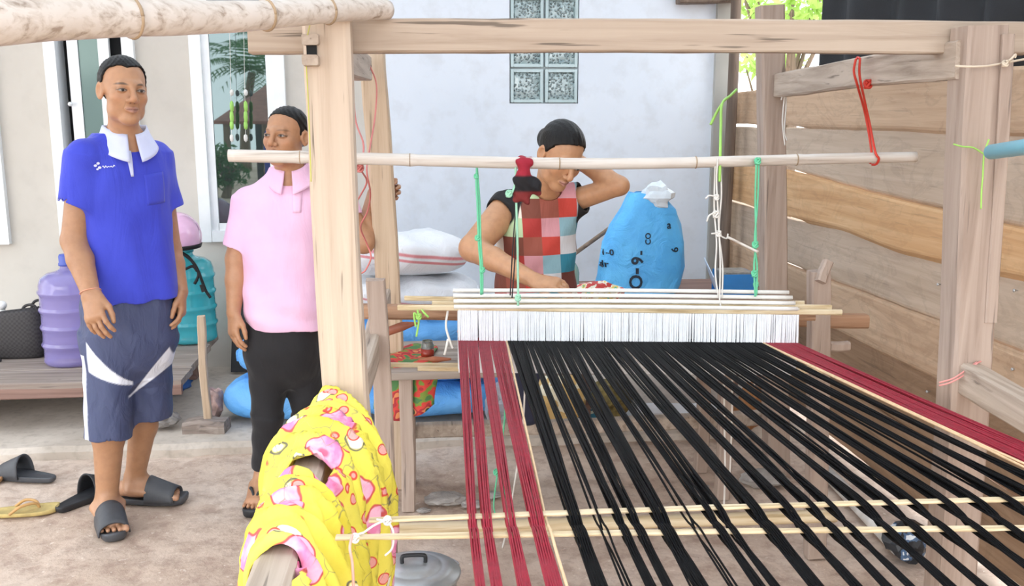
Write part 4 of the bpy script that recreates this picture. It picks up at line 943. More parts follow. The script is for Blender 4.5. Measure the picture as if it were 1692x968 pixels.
# ------------------------------------------------------------------ the weaver
def weaver():
    Y = 3.34; seat = P(880, 560, 3.5); root = empty('person', A(seat[0], 3.42, .56), 'woman in a patchwork top seated at the loom with one hand behind her head', 'person')
    hc = P(927, 258, 3.25); HR_ = rot(20, 32, 8); hs = .955
    nk = P(902, 328, 3.40); sR, eR, wR = P(840, 342, 3.43), P(781, 410, 3.28), P(884, 464, 3.05); fR = P(940, 472, 2.99)
    sL, eL, wL = P(944, 332, 3.41), P(1024, 307, 3.32), P(958, 268, 3.41)
    f = field_for([hc, nk, sR, eR, wR, fR, sL, eL, P(880, 560, 3.5), A(.2, 3.4, .62), A(.7, 3.4, .62)], .0045, .10, [(hc[0]-.10, hc[0]+.10, .0026), (wR[0]-.02, fR[0]+.05, .0032)], [(hc[1]-.13, hc[1]+.0, .0028)], [(hc[2]-.13, hc[2]+.04, .0026), (wR[2]-.05, wR[2]+.04, .0032)])
    head_prims(f, hc, HR_, hs, .98, 1.0)
    f.put(cone(hc+HR_@A(0, .03, -.055), nk, .044, .048), .025); f.put(cone(nk+A(0, .03, -.06), P(885, 520, 3.48), .062, .085, (1, 0, 0), 1.3), .03)
    f.put(cone(nk+A(0, .02, -.02), sR, .04, .045), .02); f.put(cone(nk+A(0, .02, -.02), sL, .04, .04), .02)
    f.put(cone(sR, eR, .060, .048), .02); f.put(cone(eR, eR+(wR-eR)*.35, .047, .041), .012); f.put(cone(eR+(wR-eR)*.35, wR, .041, .026), .012)
    f.put(cone(sL, eL, .043, .034), .02); f.put(cone(eL, eL+(wL-eL)*.4, .033, .035), .012); f.put(cone(eL+(wL-eL)*.4, wL, .035, .025), .012)
    hand_prims(f, wR, fR-wR, (-.1, -.35, 1), (-.2, -1, .2), .30, .93, fc=[.25, .45, .5, .5]); hand_prims(f, wL, (-.75, .45, .05), (.4, .8, .4), (.1, .3, 1), .3, .93)
    cx = P(888, 560, 3.46)[0]; k1, k2 = A(cx-.22, 3.38, .612), A(cx+.22, 3.38, .612)       # she sits cross-legged on the bench
    for k_, sg in ((k1, -1), (k2, 1)):
        h_ = A(cx+sg*.075, 3.50, .635); f.put(cone(h_, k_, .075, .055), .03); an = A(cx-sg*.06, 3.335-.02*sg, .60+.012*sg); f.put(cone(k_, an, .048, .033), .03); f.put(cone(an, an+A(-sg*.11, -.01, -.012), .032, .022), .02)
    skin = np.array(lin('c59570'))
    sdf_obj('body', f, M_SKIN, root, lambda V: head_col(V, hc, HR_, skin, hs, .98, .6, (.45, .22, .20), .5, .5))
    h = Field(axis_pts(hc[0]-.13, hc[0]+.13, .0028), axis_pts(hc[1]-.14, hc[1]+.17, .0028), axis_pts(hc[2]-.10, hc[2]+.15, .0028))
    h.put(ell(hc+HR_@(A(0, .022, .036)*hs), A(.0795, .100, .088)*hs, HR_), .01); h.put(ell(hc+HR_@(A(.0, .115, .0)*hs), A(.045, .04, .045)*hs, HR_), .02)
    def hl(x, y, z):
        line = np.where(z > .050, -.060+(.086-z)*.9+np.abs(x)*.10, -.026+(.050-z)*.6); low = np.where(y < .02, .0-z, -.07-z); return np.maximum(line-y, low)
    h.cut(loc_fn(hc, HR_, hl)); h.warp_by(loc_fn(hc, HR_, lambda x, y, z: .0006*np.sin(x*330+y*60)+0*z+.002*np.exp(-(np.abs(x-.012)/.004)**2)*(z > .05)))
    sdf_obj('hair', h, M_HAIR, root)
    # patchwork top with short black sleeves
    R = rot(14, 0, 0); zz = lambda py: P(890, py, 3.36)[2]; org = P(888, 400, 3.44); org[2] = 0
    s = field_for([P(800, 320, 3.2), P(970, 320, 3.6), P(805, 540, 3.2), P(960, 560, 3.6)], .0042, .06)
    s.put(loft([(zz(585), -.006, .03, .165, .13), (zz(520), -.006, .02, .156, .122), (zz(470), -.004, .01, .150, .118), (zz(420), -.004, .0, .147, .114), (zz(375), -.002, -.01, .146, .112), (zz(348), .004, -.018, .138, .102), (zz(326), .012, -.026, .105, .082), (zz(309), .018, -.032, .072, .064), (zz(298), .02, -.034, .056, .052)], R, org, 2.4), .02)
    inn = []
    for S_, t, r0, r1 in ((sR, sR+(eR-sR)*.22+A(.006, .006, .006), .066, .068), (sL, sL+(eL-sL)*.22, .054, .056)):
        s.put(ball(S_, r0), .03); inn.append(limb_cloth(s, S_, t, r0*1.0, r1, .03, .008, .02))
    s.put(cone(hc+HR_@A(0, .02, -.07), P(905, 318, 3.385), .052, .052), .008, 's'); s.put(cone(P(914, 315, 3.30), P(922, 340, 3.26), .040, .012), .008, 's')
    s.warp_by(lambda x, y, z: .004*np.sin(x*70+z*20)*np.clip((zz(400)-z)/.2, 0, 1)+.003*np.sin(x*40-z*45))
    t = NT('patchwork_cotton'); mp = t.mapping((1, 1, 1)); sp = t.n('ShaderNodeSeparateXYZ'); t.l(t.co, sp.inputs[0])
    q = .068
    ix = t.math('FLOOR', t.math('DIVIDE', t.math('SUBTRACT', sp.outputs[0], t.math('MULTIPLY', sp.outputs[2], -.06)), q)); iz = t.math('FLOOR', t.math('DIVIDE', sp.outputs[2], q))
    idx = t.math('FRACT', t.math('MULTIPLY', t.math('ADD', t.math('MULTIPLY', ix, 5.0), t.math('MULTIPLY', iz, 3.0)), 1/11.0))
    pal = ['c9473c', '7c4436', '2f7f96', 'd79aa2', 'b9cfa4', 'd8d8dc', '9c5546', 'e8ded0', '8fb6c2', 'b03a36', '6b3a33']
    cr = t.ramp(idx, [((i+.0)/11 if i == 0 else (i-.5)/11, c) for i, c in enumerate(pal)], 'CONSTANT')
    at = t.n('ShaderNodeAttribute'); at.attribute_name = 'col'; sc_ = t.n('ShaderNodeSeparateColor'); t.l(at.outputs['Color'], sc_.inputs[0])
    t.bump(t.noise(1.0, t.mapping((18, 18, 7)), 3, .5, .8), .4, .02); mt = t.fin(t.mix(sc_.outputs[0], cr, '1b1a1c'), .8)
    def black(V):
        d1 = np.linalg.norm(V-sR, axis=1); d2 = np.linalg.norm(V-(sL+A(.02, 0, 0)), axis=1); a = np.clip((.105-d1)/.006, 0, 1)*np.clip((sR[0]+.050-V[:, 0])/.006, 0, 1)*(V[:, 2] > sR[2]-.075); b = np.clip((.085-d2)/.006, 0, 1)*np.clip((V[:, 0]-sL[0]-.010)/.006, 0, 1)
        m = np.maximum(a, b); return np.stack([m, m, m], 1)
    for q_ in inn: s.put(q_, .004, 's')
    sdf_obj('patchwork_top', s, mt, root, black)
    # dark wrap skirt over the lap
    p = field_for([A(.10, 3.20, .30), A(.80, 3.65, .75)], .006, .06); c0 = A(cx, 3.50, .645)
    for k_, sg in ((k1, -1), (k2, 1)):
        p.put(cone(c0+A(sg*.07, 0, -.005), k_+A(0, 0, .008), .090, .070), .05); p.put(cone(k_+A(0, 0, .008), A(cx-sg*.03, 3.335, .622), .068, .062), .05)
    p.put(cone(A(P(872, 600, 3.24)[0], 3.262, .60), A(P(872, 600, 3.24)[0]+.01, 3.236, .36), .018, .014, (1, 0, 0), 2.6), .03)     # loose end hanging off the bench
    p.warp_by(lambda x, y, z: .004*np.sin(x*55+z*12)); sdf_obj('wrap_skirt', p, m_cloth('dark_navy_cotton', '1f2238', '191b2e'), root)
weaver()
# ================================================================== THINGS AROUND THE LOOM
# yellow flowered cloth over the near rail ---------------------------------------------------
def m_floral():
    t = NT('yellow_floral_print'); wv = t.n('ShaderNodeVectorMath', operation='ADD'); nz = t.n('ShaderNodeTexNoise'); nz.inputs['Scale'].default_value = 14; t.l(t.co, nz.inputs['Vector'])
    sc = t.n('ShaderNodeVectorMath', operation='SCALE'); sc.inputs['Scale'].default_value = .055; t.l(nz.outputs['Color'], sc.inputs[0]); t.l(t.co, wv.inputs[0]); t.l(sc.outputs[0], wv.inputs[1]); co = wv.outputs[0]
    base = t.mix(t.ramp(t.noise(5), [(.35, 0.), (.65, 1.)]), 'e3d546', 'eee264')
    w = t.voro(8.5, t.mix_off(co, (3.1, 1.7, .4)) if hasattr(t, 'mix_off') else co, 'F1', 0)
    def off(v, l):
        m = t.n('ShaderNodeMapping'); t.l(v, m.inputs['Vector']); m.inputs['Location'].default_value = l; return m.outputs[0]
    a = t.voro(8.2, off(co, (.31, .17, .4))); b = t.voro(11.0, off(co, (4.2, 2.1, 1.7))); c = t.voro(24.0, off(t.co, (1.2, 5.1, 2.2))); s_ = t.voro(15.0, off(co, (7.2, .6, 3.3)), 'DISTANCE_TO_EDGE')
    col = t.mix(t.ramp(b, [(.20, 1.), (.23, 0.)]), base, 'f3efe2')
    col = t.mix(t.ramp(b, [(.22, 0.), (.235, 1.), (.25, 1.), (.265, 0.)]), col, '6d6a58')
    pick = t.ramp(t.noise(3.0, off(t.co, (9, 9, 1))), [(.46, 0.), (.50, 1.)])
    dots = t.math('MULTIPLY', t.ramp(c, [(.26, 1.), (.30, 0.)]), pick); rim = t.math('MULTIPLY', t.ramp(c, [(.25, 0.), (.27, 1.), (.31, 1.), (.34, 0.)]), pick)
    col = t.mix(dots, col, 'eba5a0'); col = t.mix(rim, col, 'd8513f')
    pk = t.mix(t.ramp(t.noise(26, co, 3), [(.4, 0.), (.6, 1.)]), 'e886b4', 'f4bcd3')
    col = t.mix(t.ramp(a, [(.31, 1.), (.33, 0.)]), col, pk); col = t.mix(t.ramp(a, [(.305, 0.), (.32, .9), (.335, .9), (.35, 0.)]), col, 'c8304f')
    col = t.mix(t.ramp(a, [(.05, .8), (.09, 0.)]), col, 'c64a72')
    ln = t.math('MULTIPLY', t.ramp(s_, [(.0, 1.), (.018, 0.)]), t.ramp(t.noise(6, off(t.co, (2, 8, 5))), [(.5, 0.), (.54, .85)])); col = t.mix(ln, col, '8a8560')
    t.bump(t.noise(1.0, t.mapping((40, 12, 30)), 3, .5, 1.), .25, .01)
    return t.fin(col, .8)
def yellow_cloth():
    root = empty('printed_cloth', (-.23, 1.6, .81), 'bright yellow cloth printed with pink flowers heaped over the loom rail', 'cloth'); mt = m_floral()
    up = [(-.050, .56), (-.072, .66), (-.074, .75), (-.052, .815), (.0, .850), (.062, .830), (.105, .760), (.122, .66), (.112, .54), (.10, .40)]
    dn = [(-.030, .50), (-.046, .62), (-.050, .72), (-.045, .782), (-.01, .824), (.034, .812), (.062, .755), (.078, .66), (.080, .54), (.075, .38)]
    sd = [(.045, .800), (.070, .770), (.092, .70), (.104, .62), (.104, .50), (.098, .38)]; se = [(.036, .802), (.052, .760), (.062, .68), (.066, .58), (.066, .48), (.062, .36)]
    def sheet(prof, y0, y1, seed, nu=64, nv=70, amp=.048, skew=.0, pinch=.42):
        pr = smooth_path(np.array(prof), nv)
        def f(u, v):
            i = min(nv-1, int(round(v*(nv-1)))); dx, z = pr[i]; tg = pr[min(nv-1, i+1)]-pr[max(0, i-1)]; nx, nz = nrm(A(-tg[1], tg[0])); 
            wu = u*3.8+.8*noise.noise(Vector((u*2, v*2.2, seed)))+(v-.5)*1.5*skew
            a = noise.noise(Vector((wu*1.35, v*1.1, seed+7))); b = noise.noise(Vector((wu*3.1+v*2, v*2.4, seed+3))); side = .55+.6*abs(v-.42)
            d = amp*(1-2.4*abs(a))*side+amp*.6*(1-2.6*abs(b))*side-.012+.003*noise.noise(Vector((u*22, v*22, seed)))
            e = math.sin(math.pi*min(max(u, .0), 1))**.7; k = 1-pinch+pinch*e; zc = .80
            y = y0+(y1-y0)*u+.045*skew*(v-.5)+.016*noise.noise(Vector((u*3, v*5, seed+11)))
            return (-.228+(dx+nx*d)*k, y, zc+(z-zc)*(k if z > zc else 1)+nz*d)
        V, Fc = grid_surf(f, nu, nv); o = mesh_obj('fold', V, Fc, mt, root, True); s = o.modifiers.new('t', 'SOLIDIFY'); s.thickness = .004; s.offset = 1
    sheet(up, 1.68, 2.045, 1.3, skew=.6); sheet(dn, 1.315, 1.61, 5.1, skew=-.5); sheet(se, 1.12, 1.40, 3.3, 40, 50, .022, .3, .15); sheet(sd, 1.50, 1.80, 9.7, 40, 50, .026, .3, .15)
yellow_cloth()
# aluminium pot ------------------------------------------------------------------------------
def pot():
    c = Zp(684, 946, .20); c[2] = 0; r = empty('cooking_pot', c, 'round aluminium cooking pot with a black-handled lid under the loom', 'pot')
    al = plain('brushed_aluminium', 'b7bcc1', .32, .12, 20, Metallic=.75); al2 = plain('pot_lid_aluminium', 'c3c8cc', .38, .10, 14, Metallic=.6); bk = plain('black_plastic', '26272a', .4, .1)
    mb = MB(); mb.add(*lathe([(.09, .005), (.108, .012), (.115, .03), (.119, .18), (.126, .192), (.126, .196), (.117, .196), (.112, .18), (.108, .03), (.001, .02)], c, 48)); mb.build('pot_body', al, r, True)
    mb = MB(); mb.add(*lathe([(.129, .194), (.131, .200), (.127, .204), (.112, .207), (.108, .213), (.082, .220), (.078, .219), (.074, .222), (.040, .230), (.001, .232)], c, 48)); l = mb.build('lid', al2, r, True)
    mb = MB(); mb.add(*tube([c+A(-.032, 0, .226), c+A(-.032, 0, .246), c+A(-.022, 0, .252), c+A(.022, 0, .252), c+A(.032, 0, .246), c+A(.032, 0, .226)], .0058, 10, 40)); mb.build('handle', bk, l, True)
    for sg in (-1, 1):
        a = A(math.cos(.75), math.sin(.75), 0)*sg; b = A(-a[1], a[0], 0); mb = MB(); mb.add(*tube([c+a*.118+b*.03+A(0, 0, .17), c+a*.148+b*.024+A(0, 0, .178), c+a*.148-b*.024+A(0, 0, .178), c+a*.118-b*.03+A(0, 0, .17)], .005, 8)); mb.build('ear', al, r, True)
pot()
# loose slippers ----------------------------------------------------------------------------
c = Zp(60, 793, 0); slide_sandal('slipper', c, (-1, .35, 0), .95, M_RUB, label='dark grey slipper lying alone on the dirt near yellow flip-flops', cat='slipper')
c = Zp(127, 834, 0); slide_sandal('slipper', c, (.55, 1, 0), .95, M_RUBB, label='black slipper lying on the dirt behind the man in blue', cat='slipper')
M_YEL = plain('yellow_foam', 'c9b273', .8, .15, 30, .2); M_STRP = plain('tan_strap', 'c79c63', .6, .1)
c = Zp(6, 850, 0); slide_sandal('flip_flop', c, (1, .12, 0), 1.0, M_YEL, label='worn yellow flip-flop with tan thong lying on the dirt', cat='flip-flop', thong=True, strapmat=M_STRP, th=.016)
c = Zp(-85, 806, 0); slide_sandal('flip_flop', c, (1, .3, 0), 1.0, plain('tan_foam', 'b98d62', .8, .15, 30, .2), label='tan brown flip-flop tip beside the grey slipper', cat='flip-flop', thong=True, strapmat=M_STRP, th=.016)
# low bench by the house wall -----------------------------------------------------------------
M_BENCH = wood('bench_board', 'a3978d', '8c7e75', '6d6058', 'x', .5); M_REDWOOD = wood('bench_edge', '9a7c70', '84685e', '6a5049', 'x', .4)
bn = empty('low_bench', (-2.0, 4.7, .05), 'low weathered plank bench along the house wall', 'bench')
for k in range(4):
    y0 = 4.24+k*.235; mb = MB(); mb.add(*beam((-3.6, y0+.112, .250), (-1.12-.01*k, y0+.112, .250), .225, .035, (0, 0, 1), .004, .002, 14, 70+k)); mb.build('board', M_BENCH, bn)
mb = MB(); mb.add(*beam((-3.6, 4.25, .222), (-1.12, 4.25, .222), .03, .05, (0, 0, 1), .004, .002, 12, 75)); mb.build('apron', M_REDWOOD, bn)
for X_ in (-3.3, -2.2, -1.28):
    for Y_ in (4.33, 5.05): mb = MB(); mb.add(*beam((X_, Y_, .05), (X_, Y_, .215), .07, .07, (0, 1, 0), .006, .002, 4, int(-X_*10+Y_))); mb.build('leg', M_REDWOOD, bn)
# leaning stake with its wooden foot
st = empty('wooden_stake', Zp(340, 712, .05), 'short wooden stake standing in a rough timber block at the bench end', 'stake')
a = P(331, 522, 4.19); b = P(343, 690, 4.18); mb = MB(); mb.add(*beam(b, a, .034, .034, (0, 1, 0), .004, .003, 10, 77)); mb.build('stake', M_TANZ, st)
mb = MB(); mb.add(*beam(P(307, 707, 4.18)+A(0, 0, 0), P(376, 704, 4.16), .10, .075, (0, 0, 1), .014, .005, 8, 78)); mb.build('timber_block', M_BENCH, st)
# water jugs ----------------------------------------------------------------------------------
def m_clearplastic(name, c, alpha=.55):
    t = NT(name); m = t.fin(c, .10, Transmission_Weight=alpha, IOR=1.12, Coat_Weight=1.0, Coat_Roughness=.08); return m
def jug(c, mat, capmat, label, h=.50, d=.27):
    c = np.asarray(c, float); R = d/2; r = empty('water_jug', c, label, 'water jug'); pr = [(R*.80, 0), (R*.93, .006), (R*.98, .02)]
    for k in range(4):
        z = .03+k*.085; pr += [(R*.965, z), (R*.955, z+.035), (R*.965, z+.055), (R*1.02, z+.066), (R*1.02, z+.074), (R*.965, z+.084)]
    z = .03+4*.085; pr += [(R*.96, z+.02), (R*.88, z+.05), (R*.66, z+.072), (R*.36, z+.082), (R*.24, z+.090), (R*.21, z+.10), (R*.21, z+.128)]
    mb = MB(); mb.add(*lathe(pr, c, 44)); mb.build('bottle', mat, r, True)
    mb = MB(); mb.add(*lathe([(R*.23, z+.105), (R*.26, z+.107), (R*.26, z+.118), (R*.235, z+.122), (R*.24, z+.150), (R*.21, z+.160), (.001, z+.161)], c, 28)); mb.build('cap', capmat, r, True)
    return r, z
jug(A(*Zp(124, 597, .27)[:2], .268), m_clearplastic('violet_plastic', 'a79ddb'), plain('blue_cap', '4e5fb5', .4), 'translucent violet water jug with a blue cap on the low bench', .53, .275)
tj = A(-1.252, 5.02, .268); jug(tj, m_clearplastic('turquoise_plastic', '4fc3cf', .45), plain('teal_cap', '2e97a2', .4), 'turquoise water jug on the low bench with a helmet on top', .5, .27)
def helmet():
    c = P(294, 442, 4.86); c[2] = .268+.53; r = empty('helmet', c, 'pink motorcycle helmet with black chin strap sitting on the turquoise jug', 'helmet')
    pk = plain('glossy_pink', 'eab9d8', .18, .05, Coat_Weight=.6); bk = plain('black_webbing', '17181a', .7, .1)
    def f(u, v):
        a = 2*math.pi*u; b = -.35+(math.pi/2+.35)*v; x = .125*math.cos(b)*math.cos(a); y = .145*math.cos(b)*math.sin(a); z = .128*math.sin(b)
        return c+A(x, y, z+.045)
    V, Fc = grid_surf(f, 37, 16); o = mesh_obj('shell', V, Fc, pk, r, True); m = o.modifiers.new('t', 'SOLIDIFY'); m.thickness = .012; m.offset = -1
    def g(u, v):
        a = 2*math.pi*u; b = -.42+.16*v; return c+A(.122*math.cos(b)*math.cos(a), .142*math.cos(b)*math.sin(a), .128*math.sin(b)+.045)
    V, Fc = grid_surf(g, 37, 4); o = mesh_obj('rim_trim', V, Fc, bk, r, True); m = o.modifiers.new('t', 'SOLIDIFY'); m.thickness = .014; m.offset = 0
    for pts in ([(296, 415, 4.86), (312, 425, 4.85), (326, 445, 4.85), (333, 462, 4.85), (340, 480, 4.86), (348, 492, 4.86)], [(292, 412, 4.86), (318, 432, 4.85), (328, 452, 4.85), (322, 468, 4.85), (326, 462, 4.85)], [(288, 425, 4.85), (300, 445, 4.84), (318, 440, 4.84), (326, 448, 4.84)]):
        mb = MB(); mb.add(*tube([P(*q) for q in pts], .0075, 6, 40)); mb.build('strap', bk, r, True)
    mb = MB(); mb.add(*beam(P(333, 470, 4.845), P(337, 482, 4.845), .022, .010, (0, 1, 0), .003, 0, 2)); mb.build('buckle', bk, r)
helmet()
def bag():
    base = Zp(38, 586, .27); base[2] = .268; r = empty('woven_bag', base, 'black woven shopping bag with loop handles on the low bench', 'bag'); mt = NT('black_woven_strip'); w = mt.n('ShaderNodeTexChecker'); w.inputs['Scale'].default_value = 90; mt.l(mt.co, w.inputs[0]); mt.bump(w.outputs[1], .6, .004); w.inputs[1].default_value = lin4('2c2a2b'); w.inputs[2].default_value = lin4('3a3738'); M = mt.fin(w.outputs[0], .6)
    L = []
    for i, (z, k, s) in enumerate([(0, .86, 0), (.015, .95, 0), (.08, 1.02, 0), (.16, 1.05, .01), (.215, .98, .02), (.235, .93, .025), (.225, .86, .02), (.15, .84, .01)]):
        L.append(np.array([base+A((.135*k)*math.copysign(abs(math.cos(a))**.6, math.cos(a)), (.09*k)*math.copysign(abs(math.sin(a))**.6, math.sin(a)), z+(s*1.2*math.cos(a+.3) if z > .1 else 0)+.006*math.sin(a*3)*(z > .1)) for a in np.linspace(0, 2*math.pi, 37)[:-1]]))
    V, Fc = rings(L, None); mesh_obj('bag_body', V, Fc, M, r, True)
    for dy in (-.06, .06):
        mb = MB(); mb.add(*tube([base+A(.03, dy, .20), base+A(.05, dy, .255), base+A(.085, dy, .268), base+A(.11, dy, .25), base+A(.115, dy, .19)], .007, 8, 30)); mb.build('handle', M, r, True)
    mb = MB(); mb.add(*tube([base+A(-.125, -.08, .19), base+A(-.13, -.115, .10), base+A(-.115, -.125, .012), base+A(-.05, -.13, .010)], .008, 8, 30)); mb.build('strap', M, r, True)
    wb = base+A(-.075, -.01, .10); t2 = empty('white_bottle', wb, 'white plastic bottle with a round stopper poking out of the black woven bag', 'bottle'); mb = MB(); mb.add(*lathe([(.03, -.05), (.032, .05), (.03, .10), (.018, .125), (.014, .14)], wb, 20)); mb.build('bottle_body', plain('white_plastic', 'e9e9e6', .4, .04), t2, True)
    mb = MB(); mb.add(*lathe([(.016, .138), (.024, .15), (.026, .163), (.018, .176), (.001, .18)], wb, 20)); mb.build('cap', plain('white_cap', 'f0f0ee', .35, .03), t2, True)
bag()
# dark board behind the bench end and small rubbish under the bench
mb = MB(); a = Zp(352, 622, .10); mb.add(*beam(A(-.91, 5.12, .055), A(-.90, 5.25, .55), .34, .02, (0, 1, 0), .004, .001, 4, 80)); o = mb.build('dark_board', plain('charcoal_board', '3b3c3d', .8, .2, 5)); tag(o, 'dark charcoal board leaning on the house wall past the bench end', 'board')
def crumple(name, c, r, mat, label, cat, seed, sq=(1, 1, .7), amp=.35):
    rg = np.random.default_rng(seed); bm = bmesh.new(); bmesh.ops.create_icosphere(bm, subdivisions=3, radius=1)
    V = np.array([v.co[:] for v in bm.verts]); Fc = [tuple(v.index for v in f_.verts) for f_ in bm.faces]; bm.free(); o3 = rg.uniform(0, 20, 3)
    k = np.array([1+amp*noise.noise(Vector(v*1.6+o3))+amp*.5*noise.noise(Vector(v*4.1+o3)) for v in V]); V = V*k[:, None]*np.array(sq)*r; V[:, 2] -= V[:, 2].min()
    o = mesh_obj(name, V+np.asarray(c), Fc, mat, None, False); return tag(o, label, cat)
M_BAGGY = plain('cloudy_plastic', 'c9b3b4', .3, .15, 20); M_BLU = plain('blue_woven_plastic', '5aa3e6', .5, .10, 9, .1); M_GRY = plain('grey_cloth', '8f8a86', .8, .2)
crumple('plastic_bag', Zp(354, 694, .055), .075, plain('pinkish_plastic', 'c9a8a0', .35, .3, 25), 'crumpled pinkish plastic bag on the ground beside the wooden stake', 'plastic bag', 2, (.6, .6, 1.1)); crumple('rag', Zp(272, 706, .052), .07, M_GRY, 'grey crumpled rag under the bench end', 'rag', 5, (1, .8, .5)); crumple('blue_scrap', Zp(288, 650, .055), .07, plain('deep_blue_plastic', '2f65b0', .5, .2), 'small blue plastic scrap under the bench', 'scrap', 9, (1.2, .8, .6))
# sacks -------------------------------------------------------------------------------------------
def m_sack(name, c, c2, stripe=None):
    t = NT(name); col = t.mix(t.ramp(t.noise(5, None, 4), [(.35, 0.), (.65, 1.)]), c2, c)
    if stripe:
        sp = t.n('ShaderNodeSeparateXYZ'); t.l(t.co, sp.inputs[0])
        for z, w in stripe: col = t.mix(t.ramp(t.math('ABSOLUTE', t.math('SUBTRACT', t.math('ADD', sp.outputs[2], t.math('MULTIPLY', sp.outputs[0], .12)), z)), [(.0, .75), (w, .75), (w+.003, 0.)]), col, 'd9545a')
    h = t.math('ADD', t.noise(9, None, 4, .6, 1.2), t.math('MULTIPLY', t.noise(200, None, 1), .06)); t.bump(h, .5, .03); return t.fin(col, .5)
def sack(c, dims, yaw, mat, label, seed, group=None, puff=1.0, tilt=0):
    """a filled, lying sack: pillow body with stitched, pinched ends"""
    c = np.asarray(c, float); R = rot(yaw)@rot(0, 0, tilt); L, W, H = np.array(dims)/2; r = empty('sack', c, label, 'sack', group)
    def f(u, v):
        s = -1+2*u; a = 2*math.pi*v; e = (1-abs(s)**4.5)**.5 if abs(s) < 1 else 0; e = max(e, .06); wv = .86+.14*(1-s*s)
        y = math.copysign(abs(math.cos(a))**.75, math.cos(a))*W*(.30*(1-e)+e)*wv; z = math.copysign(abs(math.sin(a))**.85, math.sin(a))*H*e*puff
        n = noise.noise(Vector((s*2.2+seed, y*9, z*9)))*.018*e+noise.noise(Vector((s*6+seed, y*25, z*25)))*.006
        return c+R@A(s*L, y*(1+n*6), z*(1+n*7)+n)+A(0, 0, H)
    V, Fc = grid_surf(f, 41, 33); mesh_obj('sack_body', V, Fc, mat, r, True)
    for sg in (-1, 1):
        e0 = c+R@A(sg*L*.995, 0, 0)+A(0, 0, H); ax = R@A(0, 1, 0); dd = R@A(sg, 0, 0)
        mb = MB(); mb.add(*beam(e0-ax*W*.32, e0+ax*W*.32, .03, .008, dd, .002, .003, 10, seed)); mb.build('stitched_end', mat, r)
    return r
M_WSACK = m_sack('white_woven_sack', 'eff0f2', 'e2e5ea', [(.812, .006), (.785, .004)]); M_WS2 = m_sack('white_woven_sack_plain', 'eceef1', 'dfe3e8', [(.585, .003)]); M_BSACK = m_sack('blue_woven_sack', '6fb6f4', '5aa5ea')
sack(A(-.09, 4.45, .712), (.58, .40, .185), 6, M_WSACK, 'full white sack with red stripes lying on top of the pile', 1, puff=1.05)
sack(A(-.08, 4.45, .545), (.66, .42, .16), -4, M_WS2, 'full white sack lying under the red striped white sack', 2)
sack(A(-.02, 4.42, .380), (.66, .42, .155), 3, M_BSACK, 'blue sack lying directly under the white sacks', 3)
sack(A(.0, 4.40, .218), (.70, .42, .155), -3, M_BSACK, 'blue sack in the middle of the pile under the white sacks', 4)
sack(A(.03, 4.36, .056), (.72, .42, .155), 5, M_BSACK, 'blue sack at the very bottom of the pile under the white sacks', 5)
sack(A(-.66, 4.36, .054), (.58, .40, .20), -6, M_BSACK, 'blue sack lying on the concrete behind the woman in pink', 6)
sack(A(-.64, 4.40, .262), (.50, .36, .17), 8, M_BSACK, 'blue sack on top of another behind the woman in pink', 7)
# weaver's bench ----------------------------------------------------------------------------------
wb = empty('weaver_bench', (.5, 3.55, 0), 'wide grey plank bench the weaver sits on', 'bench')
M_SEAT = wood('seat_board', 'b3a79b', '9d9085', '7f7268', 'x', .4)
for k in range(3): mb = MB(); mb.add(*beam((-.22+.02*k, 3.33+k*.155, .535), (1.20, 3.33+k*.155, .535), .148, .03, (0, 0, 1), .004, .002, 12, 90+k)); mb.build('board', M_SEAT, wb)
for X_ in (-.08, 1.12):
    for Y_ in (3.32, 3.60): mb = MB(); mb.add(*beam((X_, Y_, 0), (X_, Y_, .52), .05, .05, (0, 1, 0), .005, .002, 5, int(X_*9+Y_*7))); mb.build('leg', M_GREYZ, wb)
# printed cloth hanging over the bench end
def scrapcloth():
    t = NT('red_green_print'); v = t.voro(26, None, 'F1', 1); col = t.ramp(t.n_sep(v) if hasattr(t, 'n_sep') else t.noise(22, None, 1), [(.30, '4e7d4a'), (.42, '7a8f3c'), (.48, 'd0463c'), (.56, 'a83238'), (.64, 'd98a5a'), (.72, '3d5c46')], 'CONSTANT'); mt = t.fin(col, .8)
    def f(u, v):
        x = -.19+.22*u; y = 3.62-.40*v if v < .75 else 3.32-.04*(v-.75); z = .556 if v < .72 else .556-(v-.72)*.75*(1-.5*abs(u-.45)); return (x+.01*math.sin(v*11), y+.008*math.sin(u*14)*(v > .7), z+.006*math.sin(u*12+v*8))
    V, Fc = grid_surf(f, 20, 36); o = mesh_obj('print_cloth', V, Fc, mt, None, True); s = o.modifiers.new('t', 'SOLIDIFY'); s.thickness = .004; tag(o, 'red and green printed cloth hanging over the end of the grey plank bench', 'cloth')
scrapcloth()
def jar():
    c = P(706, 556, 3.42); c[2] = .552; r = empty('glass_jar', c, 'small glass jar half full of red-brown liquid on the plank bench', 'jar')
    mb = MB(); mb.add(*lathe([(.018, 0), (.024, .003), (.024, .055), (.020, .062), (.020, .072), (.018, .072), (.018, .062), (.021, .054), (.021, .005), (.001, .004)], c, 24)); mb.build('glass', plain('jar_glass', 'c9dad6', .08, .03, Transmission_Weight=.85), r, True)
    mb = MB(); mb.add(*lathe([(.001, .003), (.0246, .004), (.0250, .042), (.001, .042)], c, 20)); mb.build('liquid', plain('red_brown_liquid', '9c3626', .2, .1), r, True)
jar()
mb = MB(); a = P(640, 548, 3.30); b = P(690, 534, 3.25); mb.add(*tube([a, (a+b)/2+A(0, 0, .004), b], [.016, .017, .004], 10, 14)); o = mb.build('shuttle', plain('red_brown_wood', 'a5624a', .5, .2), None, True); tag(o, 'red-brown wooden shuttle pointing at the heddles beside the loom upright', 'shuttle')
